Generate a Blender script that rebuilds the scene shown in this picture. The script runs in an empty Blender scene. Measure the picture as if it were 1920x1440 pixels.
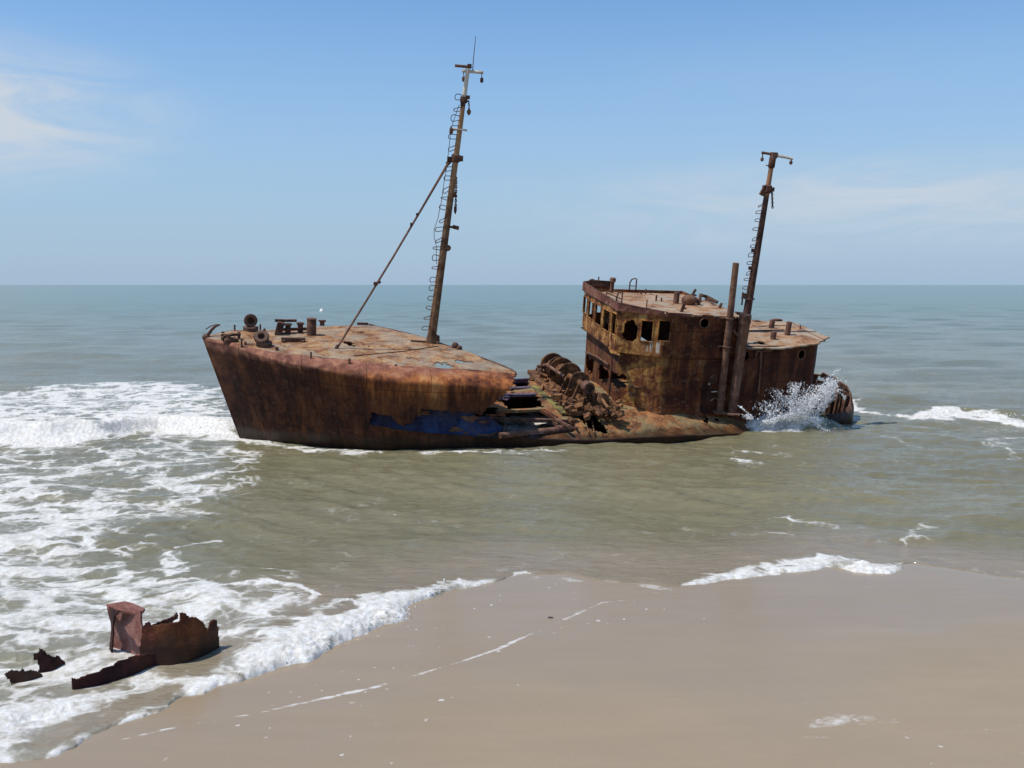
import bpy, math, random
import numpy as np
from mathutils import Vector, Matrix

random.seed(7)
RNG = np.random.default_rng(11)
SC = bpy.context.scene
COL = SC.collection

# ------------------------------------------------------------------ camera geometry (used for surveying the place)
CAM_H, FPX = 5.0, 1884.0
PITCH = math.atan((720 - 534) / FPX)

def ray(u, v):
    a = (u - 960) / FPX; b = (720 - v) / FPX
    c, s = math.cos(PITCH), math.sin(PITCH)
    return np.array([a, c + b * s, -s + b * c])

def ground(u, v, z=0.0):
    d = ray(u, v); t = (z - CAM_H) / d[2]
    return np.array([0, 0, CAM_H]) + t * d

def rot(ax, a):
    c, s = math.cos(a), math.sin(a)
    return np.array({'x': [[1, 0, 0], [0, c, -s], [0, s, c]], 'y': [[c, 0, s], [0, 1, 0], [-s, 0, c]],
                     'z': [[c, -s, 0], [s, c, 0], [0, 0, 1]]}[ax])

# ship frame: x towards the stern, y away from the beach, z up; yawed, heeled to the beach, down by the stern
SM = rot('z', math.radians(12)) @ rot('x', math.radians(9)) @ rot('y', math.radians(1.6))
SO = ground(452, 820)

def loc(u, v, **k):
    (ax, val), = k.items(); i = 'xyz'.index(ax)
    d = SM.T @ ray(u, v); o = SM.T @ (np.array([0, 0, CAM_H]) - SO)
    return o + (val - o[i]) / d[i] * d

def locp(u, v, p, n):
    d = SM.T @ ray(u, v); o = SM.T @ (np.array([0, 0, CAM_H]) - SO)
    n = np.array(n, float); t = ((np.array(p) - o) @ n) / (d @ n)
    return o + t * d

def to_world(p):
    return SM @ np.array(p) + SO

# ------------------------------------------------------------------ numpy noise
def _hash(ix, iy, iz, seed):
    h = (ix.astype(np.int64) * 374761393 + iy.astype(np.int64) * 668265263 + iz.astype(np.int64) * 2147483647 + seed * 974634777) & 0xFFFFFFFF
    h = ((h ^ (h >> 13)) * 1274126177) & 0xFFFFFFFF
    h = ((h ^ (h >> 15)) * 2246822519) & 0xFFFFFFFF
    return ((h ^ (h >> 16)) & 0xFFFFFF) / float(0xFFFFFF)

def vnoise(x, y, z=0.0, seed=0):
    x = np.asarray(x, float); y = np.asarray(y, float); z = np.zeros_like(x) + z
    ix, iy, iz = np.floor(x), np.floor(y), np.floor(z)
    fx, fy, fz = x - ix, y - iy, z - iz
    fx, fy, fz = [f * f * f * (f * (f * 6 - 15) + 10) for f in (fx, fy, fz)]
    ix, iy, iz = ix.astype(np.int64), iy.astype(np.int64), iz.astype(np.int64)
    r = 0
    for dx in (0, 1):
        for dy in (0, 1):
            for dz in (0, 1):
                w = (fx if dx else 1 - fx) * (fy if dy else 1 - fy) * (fz if dz else 1 - fz)
                r = r + w * _hash(ix + dx, iy + dy, iz + dz, seed)
    return r * 2 - 1

def vnoise2(x, y, seed=0):
    ix, iy = np.floor(x), np.floor(y)
    fx, fy = x - ix, y - iy
    fx, fy = [f * f * f * (f * (f * 6 - 15) + 10) for f in (fx, fy)]
    ix, iy = ix.astype(np.int64), iy.astype(np.int64); z = np.zeros_like(ix)
    r = 0
    for dx in (0, 1):
        for dy in (0, 1):
            r = r + (fx if dx else 1 - fx) * (fy if dy else 1 - fy) * _hash(ix + dx, iy + dy, z, seed)
    return r * 2 - 1

def fbm2(x, y, octs=4, seed=0, gain=0.5):
    a, t, f = 1.0, 0, 1.0
    for o in range(octs):
        t = t + a * vnoise2(x * f + o * 17.3, y * f - o * 9.1, seed + o); a *= gain; f *= 2.03
    return t

def sstep(a, b, x):
    t = np.clip((x - a) / (b - a), 0, 1); return t * t * (3 - 2 * t)

# ------------------------------------------------------------------ object helpers
def tag(o, label=None, cat=None, group=None, kind=None):
    if label: o['label'] = label
    if cat: o['category'] = cat
    if group: o['group'] = group
    if kind: o['kind'] = kind
    return o

def empty(name, label, cat, mw=None, group=None):
    o = bpy.data.objects.new(name, None); COL.objects.link(o); o.empty_display_size = 0.3
    if mw is not None:
        l, q, s = mw.decompose(); o.location = l; o.rotation_euler = q.to_euler()
    return tag(o, label, cat, group)

def mesh_obj(name, V, F, mat, parent=None, smooth=True, sharp=35.0, label=None):
    me = bpy.data.meshes.new(name)
    V = np.asarray(V, float)
    me.from_pydata([tuple(p) for p in V], [], [tuple(int(i) for i in f) for f in F])
    me.update()
    if smooth:
        me.polygons.foreach_set('use_smooth', [True] * len(me.polygons))
        me.set_sharp_from_angle(angle=math.radians(sharp))
    me.materials.append(mat)
    o = bpy.data.objects.new(name, me); COL.objects.link(o)
    if parent is not None: o.parent = parent
    if label: o['label'] = label
    return o

class MB:
    def __init__(s): s.V = []; s.F = []
    def add(s, V, F):
        b = len(s.V); s.V += [tuple(map(float, p)) for p in V]; s.F += [tuple(b + int(i) for i in f) for f in F]; return s
    def tube(s, P, r, n=8, cap=True, closed=False):
        P = [np.array(p, float) for p in P]; m = len(P)
        R = [r] * m if np.isscalar(r) else list(r)
        T = []
        for i in range(m):
            if closed: t = P[(i + 1) % m] - P[i - 1]
            else: t = P[min(i + 1, m - 1)] - P[max(i - 1, 0)]
            T.append(t / (np.linalg.norm(t) + 1e-9))
        ref = np.array([0, 0, 1.]) if abs(T[0][2]) < .9 else np.array([1., 0, 0])
        a = np.cross(T[0], ref); a /= np.linalg.norm(a); V = []
        for i in range(m):
            a = a - T[i] * (a @ T[i]); a /= np.linalg.norm(a) + 1e-9; b = np.cross(T[i], a)
            for k in range(n):
                th = 2 * math.pi * k / n
                V.append(P[i] + R[i] * (math.cos(th) * a + math.sin(th) * b))
        F = []
        for i in range(m if closed else m - 1):
            j = (i + 1) % m
            for k in range(n):
                F.append((i * n + k, i * n + (k + 1) % n, j * n + (k + 1) % n, j * n + k))
        if cap and not closed:
            F.append(tuple(range(n - 1, -1, -1))); F.append(tuple((m - 1) * n + k for k in range(n)))
        return s.add(V, F)
    def lathe(s, o, axis, prof, n=20):
        o = np.array(o, float); ax = np.array(axis, float); ax /= np.linalg.norm(ax)
        ref = np.array([0, 0, 1.]) if abs(ax[2]) < .9 else np.array([1., 0, 0])
        a = np.cross(ax, ref); a /= np.linalg.norm(a); b = np.cross(ax, a); V = []; F = []
        for (h, r) in prof:
            for k in range(n):
                th = 2 * math.pi * k / n
                V.append(o + ax * h + r * (math.cos(th) * a + math.sin(th) * b))
        for i in range(len(prof) - 1):
            for k in range(n):
                F.append((i * n + k, i * n + (k + 1) % n, (i + 1) * n + (k + 1) % n, (i + 1) * n + k))
        if prof[0][1] > 1e-4: F.append(tuple(range(n - 1, -1, -1)))
        if prof[-1][1] > 1e-4: F.append(tuple((len(prof) - 1) * n + k for k in range(n)))
        return s.add(V, F)
    def box(s, c, size, R=None, bev=0.0):
        c = np.array(c, float); h = np.array(size, float) / 2; R = np.eye(3) if R is None else np.array(R)
        V = []; b = min(bev, min(h) * .6) if bev else min(h) * .12
        # chamfered box
        for sx in (-1, 1):
            for sy in (-1, 1):
                for sz in (-1, 1):
                    for ax in range(3):
                        p = np.array([sx, sy, sz]) * (h - b); p[ax] = (sx, sy, sz)[ax] * h[ax]
                        V.append(c + R @ p)
        idx = {}
        k = 0
        for sx in (-1, 1):
            for sy in (-1, 1):
                for sz in (-1, 1):
                    for ax in range(3): idx[(sx, sy, sz, ax)] = k; k += 1
        F = []
        for ax in range(3):
            o = [i for i in range(3) if i != ax]
            for sg in (-1, 1):
                q = []
                for (p, r_) in ((-1, -1), (1, -1), (1, 1), (-1, 1)):
                    t = [0, 0, 0]; t[ax] = sg; t[o[0]] = p; t[o[1]] = r_; q.append(idx[(*t, ax)])
                F.append(q if (sg > 0) == (ax != 1) else q[::-1])
        for ax in range(3):
            o = [i for i in range(3) if i != ax]
            for p in (-1, 1):
                for r_ in (-1, 1):
                    q = []
                    for e in (-1, 1):
                        t = [0, 0, 0]; t[ax] = e; t[o[0]] = p; t[o[1]] = r_
                        q.append((idx[(*t, o[0])], idx[(*t, o[1])]))
                    F.append((q[0][0], q[0][1], q[1][1], q[1][0]))
        for sx in (-1, 1):
            for sy in (-1, 1):
                for sz in (-1, 1): F.append(tuple(idx[(sx, sy, sz, ax)] for ax in range(3)))
        return s.add(V, F)
    def bar(s, p, q, w, h, up=(0, 0, 1)):
        p = np.array(p, float); q = np.array(q, float); d = q - p; L = np.linalg.norm(d); d /= L
        up = np.array(up, float); y = np.cross(up, d); y /= np.linalg.norm(y) + 1e-9; z = np.cross(d, y)
        return s.box((p + q) / 2, (L, w, h), np.array([d, y, z]).T)
    def torus(s, c, axis, R, r, n=20, m=8, sq=1.0):
        ax = np.array(axis, float); ax /= np.linalg.norm(ax)
        ref = np.array([0, 0, 1.]) if abs(ax[2]) < .9 else np.array([1., 0, 0])
        a = np.cross(ax, ref); a /= np.linalg.norm(a); b = np.cross(ax, a)
        P = [np.array(c) + R * (math.cos(t) * a + math.sin(t) * b) for t in np.linspace(0, 2 * math.pi, n, endpoint=False)]
        return s.tube(P, r, m, closed=True)
    def ball(s, c, r, n=10, sc=(1, 1, 1)):
        V = []; F = []; m = n // 2 + 1
        for i in range(m):
            ph = math.pi * i / (m - 1)
            for k in range(n):
                th = 2 * math.pi * k / n
                V.append((c[0] + sc[0] * r * math.sin(ph) * math.cos(th), c[1] + sc[1] * r * math.sin(ph) * math.sin(th), c[2] + sc[2] * r * math.cos(ph)))
        for i in range(m - 1):
            for k in range(n): F.append((i * n + k, (i + 1) * n + k, (i + 1) * n + (k + 1) % n, i * n + (k + 1) % n))
        return s.add(V, F)
    def chain(s, p, q, link=.06, r=.008):
        p = np.array(p, float); q = np.array(q, float); L = np.linalg.norm(q - p); n = max(2, int(L / (link * .8))); d = (q - p) / L
        for i in range(n):
            c = p + d * L * (i + .5) / n
            side = np.array([1, 0, 0.]) if i % 2 else np.array([0, 1, 0.])
            P = [c + d * link * .6 * math.cos(t) + side * link * .33 * math.sin(t) for t in np.linspace(0, 2 * math.pi, 8, endpoint=False)]
            s.tube(P, r, 5, closed=True)
        return s
    def build(s, name, mat, parent=None, smooth=True, sharp=35., label=None):
        return mesh_obj(name, s.V, s.F, mat, parent, smooth, sharp, label)

def sheet(P, keep, th, dent=0.0, dscale=1.5, seed=0):
    """P: (n,m,3) grid, keep: (n-1,m-1) cells; returns V,F of a plate of thickness th with ragged rims."""
    n, m = P.shape[:2]
    du = np.gradient(P, axis=0); dv = np.gradient(P, axis=1)
    N = np.cross(du, dv); L = np.linalg.norm(N, axis=2, keepdims=True); N = N / np.maximum(L, 1e-9)
    if dent:
        Q = P * dscale
        d = vnoise(Q[..., 0], Q[..., 1], Q[..., 2], seed) * dent + vnoise(Q[..., 0] * 3.1, Q[..., 1] * 3.1, Q[..., 2] * 3.1, seed + 5) * dent * .35
        P = P + N * d[..., None]
    A = (P + N * th / 2).reshape(-1, 3); B = (P - N * th / 2).reshape(-1, 3); nb = n * m
    idx = np.arange(n * m).reshape(n, m); F = []
    ii, jj = np.nonzero(keep)
    a, b, c, d = idx[ii, jj], idx[ii + 1, jj], idx[ii + 1, jj + 1], idx[ii, jj + 1]
    F += list(zip(a, b, c, d)); F += list(zip(d + nb, c + nb, b + nb, a + nb))
    K = np.zeros((n + 1, m + 1), bool); K[1:-1, 1:-1] = keep
    for i, j in zip(ii, jj):
        if not K[i, j + 1]: F.append((idx[i, j], idx[i, j + 1], idx[i, j + 1] + nb, idx[i, j] + nb))
        if not K[i + 2, j + 1]: F.append((idx[i + 1, j + 1], idx[i + 1, j], idx[i + 1, j] + nb, idx[i + 1, j + 1] + nb))
        if not K[i + 1, j]: F.append((idx[i + 1, j], idx[i, j], idx[i, j] + nb, idx[i + 1, j] + nb))
        if not K[i + 1, j + 2]: F.append((idx[i, j + 1], idx[i + 1, j + 1], idx[i + 1, j + 1] + nb, idx[i, j + 1] + nb))
    V = np.vstack([A, B])
    used = np.zeros(len(V), bool); Fa = np.array(F); used[Fa.ravel()] = True
    mp = np.cumsum(used) - 1
    return V[used], mp[Fa]

def cell(A):
    return (A[:-1, :-1] + A[1:, :-1] + A[1:, 1:] + A[:-1, 1:]) / 4

def inpoly(x, y, poly):
    r = np.zeros(np.shape(x), bool); n = len(poly)
    for i in range(n):
        x0, y0 = poly[i]; x1, y1 = poly[(i + 1) % n]
        if y0 == y1: continue
        c = ((y0 > y) != (y1 > y)) & (x < (x1 - x0) * (y - y0) / (y1 - y0) + x0)
        r ^= c
    return r

# ------------------------------------------------------------------ materials
class NT:
    def __init__(s, m): s.t = m.node_tree; s.n = s.t.nodes; s.l = s.t.links
    def new(s, ty, props=None, **inp):
        nd = s.n.new(ty)
        for k, v in (props or {}).items(): setattr(nd, k, v)
        for k, v in inp.items():
            key = k.replace('_', ' ')
            i = int(k[1:]) if k[0] == 'i' and k[1:].isdigit() else key
            s.set(nd.inputs[i], v)
        return nd
    def set(s, sock, v):
        if isinstance(v, bpy.types.NodeSocket): s.l.new(v, sock)
        else: sock.default_value = v
    def math(s, op, a, b=0.0, clamp=False):
        nd = s.n.new('ShaderNodeMath'); nd.operation = op; nd.use_clamp = clamp
        s.set(nd.inputs[0], a); s.set(nd.inputs[1], b); return nd.outputs[0]
    def ramp(s, fac, stops, interp='LINEAR'):
        nd = s.n.new('ShaderNodeValToRGB'); cr = nd.color_ramp; cr.interpolation = interp
        while len(cr.elements) < len(stops): cr.elements.new(.5)
        for e, (p, c) in zip(cr.elements, stops):
            e.position = p; e.color = (c, c, c, 1) if np.isscalar(c) else (*c, 1)
        s.set(nd.inputs[0], fac); return nd.outputs[0]
    def mix(s, f, a, b, mode='MIX'):
        nd = s.n.new('ShaderNodeMix'); nd.data_type = 'RGBA'; nd.blend_type = mode
        s.set(nd.inputs[0], f)
        for i, v in ((6, a), (7, b)):
            s.set(nd.inputs[i], (*v, 1) if isinstance(v, tuple) and len(v) == 3 else v)
        return nd.outputs[2]
    def noise(s, vec, scale, detail=6, rough=.6, dist=0.0):
        return s.new('ShaderNodeTexNoise', Vector=vec, Scale=scale, Detail=detail, Roughness=rough, Distortion=dist).outputs[0]
    def mapping(s, vec, sc=(1, 1, 1), lo=(0, 0, 0), ro=(0, 0, 0)):
        return s.new('ShaderNodeMapping', Vector=vec, Scale=sc, Location=lo, Rotation=ro).outputs[0]
    def smooth(s, x, a, b, lo=0., hi=1.):
        nd = s.n.new('ShaderNodeMapRange'); nd.interpolation_type = 'SMOOTHSTEP'
        s.set(nd.inputs[0], x); s.set(nd.inputs[1], a); s.set(nd.inputs[2], b); s.set(nd.inputs[3], lo); s.set(nd.inputs[4], hi)
        return nd.outputs[0]

def newmat(name):
    m = bpy.data.materials.new(name); m.use_nodes = True; m.node_tree.nodes.clear(); return m, NT(m)

def rust(name, dark=(.028, .012, .009), mid=(.085, .034, .018), hi=(.165, .064, .030), pale=(.30, .20, .145),
         streakcol=(.26, .105, .03), streak=.5, dstreak=.5, pale_amt=.35, scale=1.0, rough=.85, off=0.0, bump=.5,
         patch=None, patch_amt=0.0, patch_scale=.9, wet=True, extra=None, seams=False):
    m, t = newmat(name)
    co = t.new('ShaderNodeTexCoord').outputs['Object']
    co = t.mapping(co, lo=(off, off * .7, off * .3))
    n1 = t.noise(co, 1.3 * scale, 9, .68, .4)
    col = t.ramp(n1, [(.30, dark), (.46, mid), (.58, hi), (.74, tuple(.5 * a + .5 * b for a, b in zip(hi, pale)))])
    if patch is not None:
        n5 = t.noise(t.mapping(co, lo=(7, 3, 1)), patch_scale, 8, .66, .6)
        col = t.mix(t.math('MULTIPLY', t.ramp(n5, [(.47, 0), (.56, 1)]), patch_amt), col, patch)
    s1 = t.noise(t.mapping(co, sc=(3.1, 3.1, .20)), 1.0, 7, .62, .15)
    brk = t.ramp(t.noise(co, .8, 4, .6), [(.38, 0), (.6, 1)])
    f = t.math('MULTIPLY', t.math('MULTIPLY', t.ramp(s1, [(.50, 0), (.66, 1)]), brk), streak)
    col = t.mix(f, col, streakcol)
    s2 = t.noise(t.mapping(co, sc=(4.3, 4.3, .25), lo=(11, 5, 2)), 1.0, 7, .62, .1)
    col = t.mix(t.math('MULTIPLY', t.ramp(s2, [(.50, 0), (.64, 1)]), dstreak), col, dark)
    n3 = t.noise(t.mapping(co, lo=(3, 8, 5)), 7.5 * scale, 8, .7, .3)
    col = t.mix(t.math('MULTIPLY', t.ramp(n3, [(.56, 0), (.64, 1)]), pale_amt), col, pale)
    n4 = t.noise(co, 38, 5, .7)
    col = t.mix(.65, col, t.ramp(n4, [(.3, .45), (.5, 1.), (.72, 1.55)]), 'MULTIPLY')
    n6 = t.noise(t.mapping(co, lo=(1, 2, 9)), 17 * scale, 5, .65)
    pit = t.ramp(n6, [(.33, .35), (.42, 1.)])
    col = t.mix(.8, col, pit, 'MULTIPLY')
    r = rough
    if extra: col = extra(t, co, col)
    if wet:
        z = t.new('ShaderNodeSeparateXYZ', Vector=t.new('ShaderNodeNewGeometry').outputs['Position']).outputs[2]
        z = t.math('ADD', z, t.math('MULTIPLY', t.math('SUBTRACT', n1, .5), .5))
        w = t.smooth(z, .55, .18)
        col = t.mix(t.math('MULTIPLY', w, .75), col, (.016, .010, .007))
        r = t.smooth(w, 0, 1, rough, .35)
    h = t.math('ADD', t.math('MULTIPLY', n1, .7), t.math('ADD', t.math('MULTIPLY', n3, .35), t.math('MULTIPLY', n6, .25)))
    h = t.math('ADD', h, t.math('MULTIPLY', n4, .10))
    if seams:
        ob = t.new('ShaderNodeSeparateXYZ', Vector=t.new('ShaderNodeTexCoord').outputs['Object']).outputs
        br = t.new('ShaderNodeTexBrick', Vector=t.new('ShaderNodeCombineXYZ', X=ob[0], Y=ob[2], Z=0.).outputs[0], Scale=1.0)
        br.inputs['Mortar Size'].default_value = .014; br.inputs['Mortar Smooth'].default_value = .6; br.inputs['Brick Width'].default_value = 1.9; br.inputs['Row Height'].default_value = .86
        h = t.math('ADD', h, t.math('MULTIPLY', br.outputs['Fac'], .35))
        col = t.mix(t.math('MULTIPLY', br.outputs['Fac'], .45), col, tuple(.7 * k for k in dark))
    bn = t.new('ShaderNodeBump', Strength=bump, Distance=.06, Height=h).outputs[0]
    b = t.new('ShaderNodeBsdfPrincipled', Base_Color=col, Roughness=r, Normal=bn)
    b.inputs['Specular IOR Level'].default_value = .25
    out = t.new('ShaderNodeOutputMaterial'); t.l.new(b.outputs[0], out.inputs[0])
    return m

def zband(z0, z1, c, amt=.9, jit=1.2, sc=3.0):
    def f(t, co, col):
        z = t.new('ShaderNodeSeparateXYZ', Vector=t.new('ShaderNodeTexCoord').outputs['Object']).outputs[2]
        z = t.math('ADD', z, t.math('MULTIPLY', t.math('SUBTRACT', t.noise(co, sc, 6, .7), .5), jit))
        return t.mix(t.math('MULTIPLY', t.smooth(z, z0, z1), amt), col, c)
    return f

def hull_extra(t, co, col):
    # run-off from the deck: pale plating on the round of the whaleback, orange streaks below it, strongest abaft the bow
    ob = t.new('ShaderNodeSeparateXYZ', Vector=t.new('ShaderNodeTexCoord').outputs['Object']).outputs
    st = t.noise(t.mapping(co, sc=(5.2, 5.2, .30), lo=(2, 9, 4)), 1.0, 7, .62, .1)
    n = t.noise(co, 2.6, 7, .68, .4)
    z = t.math('ADD', ob[2], t.math('ADD', t.math('MULTIPLY', t.math('SUBTRACT', n, .5), .5), t.math('MULTIPLY', t.math('SUBTRACT', st, .5), 2.0)))
    ax = t.smooth(ob[0], 2.2, 4.4)
    f1 = t.math('MULTIPLY', t.math('ADD', t.math('MULTIPLY', t.smooth(z, 2.3, 2.8), .75), t.math('MULTIPLY', t.smooth(z, 1.4, 2.3), .25)), t.math('MULTIPLY', ax, .95))
    oc = t.ramp(t.math('ADD', t.math('MULTIPLY', t.noise(t.mapping(co, sc=(2.0, 2.0, .16), lo=(5, 1, 2)), 1.0, 5, .6), .74), t.math('MULTIPLY', t.noise(t.mapping(co, sc=(8, 8, 2.6), lo=(5, 1, 2)), 1.0, 6, .65), .26)), [(.36, (.045, .013, .007)), (.45, (.17, .05, .017)), (.53, (.38, .125, .034)), (.63, (.52, .25, .09))])
    col = t.mix(f1, col, oc)
    f2 = t.smooth(t.math('ADD', ob[2], t.math('MULTIPLY', t.math('SUBTRACT', n, .5), .45)), 2.95, 3.16)
    dc = t.ramp(n, [(.34, (.10, .034, .024)), (.5, (.24, .095, .060)), (.66, (.42, .20, .115))])
    return t.mix(t.math('MULTIPLY', f2, .85), col, dc)
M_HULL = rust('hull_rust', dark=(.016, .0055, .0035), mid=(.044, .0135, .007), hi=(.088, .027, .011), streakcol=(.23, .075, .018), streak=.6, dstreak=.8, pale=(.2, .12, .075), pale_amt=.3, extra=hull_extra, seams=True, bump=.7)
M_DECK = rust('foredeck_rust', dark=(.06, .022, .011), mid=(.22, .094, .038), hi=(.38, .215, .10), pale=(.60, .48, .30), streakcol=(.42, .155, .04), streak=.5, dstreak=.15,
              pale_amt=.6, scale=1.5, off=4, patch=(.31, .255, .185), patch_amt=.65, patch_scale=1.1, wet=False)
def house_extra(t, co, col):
    # ochre paint patches that also paint sunlight on the front and its angled corner
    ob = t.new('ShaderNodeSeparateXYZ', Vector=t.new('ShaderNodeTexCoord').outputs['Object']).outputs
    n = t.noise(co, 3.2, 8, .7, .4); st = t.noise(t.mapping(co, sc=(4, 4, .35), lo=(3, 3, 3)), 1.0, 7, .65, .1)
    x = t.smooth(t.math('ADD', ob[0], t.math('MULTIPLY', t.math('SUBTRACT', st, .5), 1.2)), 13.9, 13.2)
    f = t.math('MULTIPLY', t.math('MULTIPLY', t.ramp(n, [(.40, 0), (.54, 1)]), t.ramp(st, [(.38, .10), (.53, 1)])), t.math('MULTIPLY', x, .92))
    f = t.math('MULTIPLY', f, t.math('SUBTRACT', 1.0, t.math('MULTIPLY', t.math('MULTIPLY', t.smooth(ob[2], 3.50, 3.40), t.smooth(ob[1], -1.7, -1.45)), .85)))  # ochre held back on the lower front, painting in the overhang's shadow
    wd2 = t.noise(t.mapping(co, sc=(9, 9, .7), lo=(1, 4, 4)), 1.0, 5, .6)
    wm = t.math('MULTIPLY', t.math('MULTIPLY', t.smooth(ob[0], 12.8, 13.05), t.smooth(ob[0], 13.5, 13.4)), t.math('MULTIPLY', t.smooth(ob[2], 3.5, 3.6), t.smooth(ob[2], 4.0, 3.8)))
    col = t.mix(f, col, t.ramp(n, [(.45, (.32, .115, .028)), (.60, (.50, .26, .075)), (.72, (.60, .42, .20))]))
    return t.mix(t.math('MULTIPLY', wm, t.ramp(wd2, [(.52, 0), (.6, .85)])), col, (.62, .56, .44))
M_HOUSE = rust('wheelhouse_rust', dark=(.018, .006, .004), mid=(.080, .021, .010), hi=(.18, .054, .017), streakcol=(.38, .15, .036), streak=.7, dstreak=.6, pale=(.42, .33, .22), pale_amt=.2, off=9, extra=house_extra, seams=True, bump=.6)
M_HOUSEB = rust('deckhouse_rust', dark=(.016, .0055, .004), mid=(.060, .017, .009), hi=(.115, .034, .013), streakcol=(.22, .075, .02), streak=.5, dstreak=.65, pale=(.2, .13, .085), pale_amt=.15, off=15, seams=True, bump=.6)
M_ROOF = rust('roof_rust', dark=(.09, .036, .018), mid=(.27, .13, .06), hi=(.39, .24, .135), pale=(.54, .44, .32), streakcol=(.46, .18, .045), streak=.6, dstreak=.1, pale_amt=.5, scale=1.3, off=21,
              patch=(.35, .315, .245), patch_amt=.6, patch_scale=1.3, wet=False)
M_LOWDECK = rust('main_deck_rust', dark=(.04, .018, .010), mid=(.17, .066, .026), hi=(.33, .135, .045), pale=(.46, .35, .18), streakcol=(.40, .14, .035), streak=.3, dstreak=.2, pale_amt=.6, off=2, scale=1.7,
                 patch=(.21, .175, .085), patch_amt=.75, patch_scale=1.3)
M_METAL = rust('fitting_rust', dark=(.024, .012, .010), mid=(.075, .036, .025), hi=(.15, .075, .048), pale=(.30, .20, .15), streak=.3, dstreak=.3, pale_amt=.35, scale=3.2, off=31, wet=False)
M_PIPE = rust('pipe_rust', dark=(.05, .024, .018), mid=(.13, .062, .040), hi=(.21, .11, .070), pale=(.32, .22, .15), streak=.4, dstreak=.35, pale_amt=.3, scale=2.4, off=37)
M_WINCH = rust('winch_rust', dark=(.022, .011, .008), mid=(.085, .036, .018), hi=(.24, .105, .04), pale=(.46, .32, .21), streakcol=(.42, .17, .045), streak=.35, dstreak=.3, pale_amt=.45, scale=3.0, off=41, wet=False)
M_MAST = rust('mast_rust', dark=(.045, .022, .013), mid=(.14, .070, .036), hi=(.24, .135, .07), pale=(.46, .35, .22), streakcol=(.34, .16, .06), streak=.5, dstreak=.4, pale_amt=.4, scale=2.2, off=51, wet=False,
              extra=lambda t, co, col: zband(10.9, 11.4, (.66, .60, .50), .85, .8, 6)(t, co, zband(7.2, 9.6, (.44, .26, .13), .7, 3., 4)(t, co, col)))
M_MASTB = rust('aft_mast_rust', dark=(.026, .014, .013), mid=(.072, .036, .027), hi=(.13, .065, .045), pale=(.25, .17, .13), streak=.3, dstreak=.4, pale_amt=.25, scale=2.2, off=57, wet=False,
               extra=zband(8.55, 8.8, (.40, .20, .105), .8, .5, 5))
M_CROSS = rust('weathered_white_paint', dark=(.16, .07, .04), mid=(.5, .42, .32), hi=(.68, .63, .54), pale=(.78, .75, .68), streak=.1, dstreak=.1, pale_amt=.5, scale=4, off=61, wet=False)
M_BLUE = rust('faded_blue_paint', dark=(.008, .010, .026), mid=(.026, .046, .120), hi=(.046, .072, .155), pale=(.20, .11, .065), streakcol=(.10, .045, .025), streak=.45, dstreak=.4, pale_amt=.28, scale=1.8, off=66, wet=False,
              patch=(.060, .028, .020), patch_amt=.40, patch_scale=1.1)
M_MOSS = rust('mossy_steel', dark=(.06, .05, .018), mid=(.17, .15, .04), hi=(.27, .22, .07), pale=(.38, .32, .15), streak=.2, dstreak=.3, pale_amt=.4, scale=2.5, off=71, wet=False, patch=(.07, .05, .028), patch_amt=.8, patch_scale=1.6)
M_PARA = rust('parapet_rust', dark=(.045, .017, .014), mid=(.13, .045, .032), hi=(.21, .082, .054), pale=(.38, .26, .18), streak=.4, dstreak=.3, pale_amt=.3, scale=2.0, off=79, wet=False)
M_PURPLE = rust('wet_purple_paint', dark=(.03, .02, .028), mid=(.085, .055, .075), hi=(.16, .105, .125), pale=(.36, .30, .30), streak=.2, dstreak=.3, pale_amt=.35, scale=2.2, off=76, rough=.4, wet=False)
M_FRAG = rust('fragment_rust', dark=(.018, .005, .005), mid=(.062, .014, .010), hi=(.13, .033, .014), streakcol=(.30, .11, .02), streak=.5, dstreak=.4, pale=(.26, .14, .10), pale_amt=.15, scale=2.4, off=81,
              patch=(.26, .10, .022), patch_amt=.3, patch_scale=1.1)
M_FRAGD = rust('fragment_dark_rust', dark=(.012, .005, .005), mid=(.035, .011, .010), hi=(.07, .02, .014), streak=.2, dstreak=.4, pale=(.14, .07, .05), pale_amt=.12, scale=2.4, off=84, wet=False)
M_FRAGP = rust('fragment_pink_primer', dark=(.15, .055, .042), mid=(.21, .086, .066), hi=(.30, .15, .125), streakcol=(.22, .07, .035), streak=.5, dstreak=.1, pale=(.5, .36, .32), pale_amt=.2, scale=2., off=88, wet=False)

def plain(name, c, rough=.6, spec=.3, bumpsc=30., bump=.3, var=.35):
    m, t = newmat(name)
    co = t.new('ShaderNodeTexCoord').outputs['Object']
    n = t.noise(co, bumpsc, 6, .65)
    col = t.mix(1.0, c, t.ramp(n, [(.3, 1 - var), (.7, 1 + var)]), 'MULTIPLY')
    b = t.new('ShaderNodeBsdfPrincipled', Base_Color=col, Roughness=rough, Normal=t.new('ShaderNodeBump', Strength=bump, Distance=.02, Height=n).outputs[0])
    b.inputs['Specular IOR Level'].default_value = spec
    out = t.new('ShaderNodeOutputMaterial'); t.l.new(b.outputs[0], out.inputs[0]); return m

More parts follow.
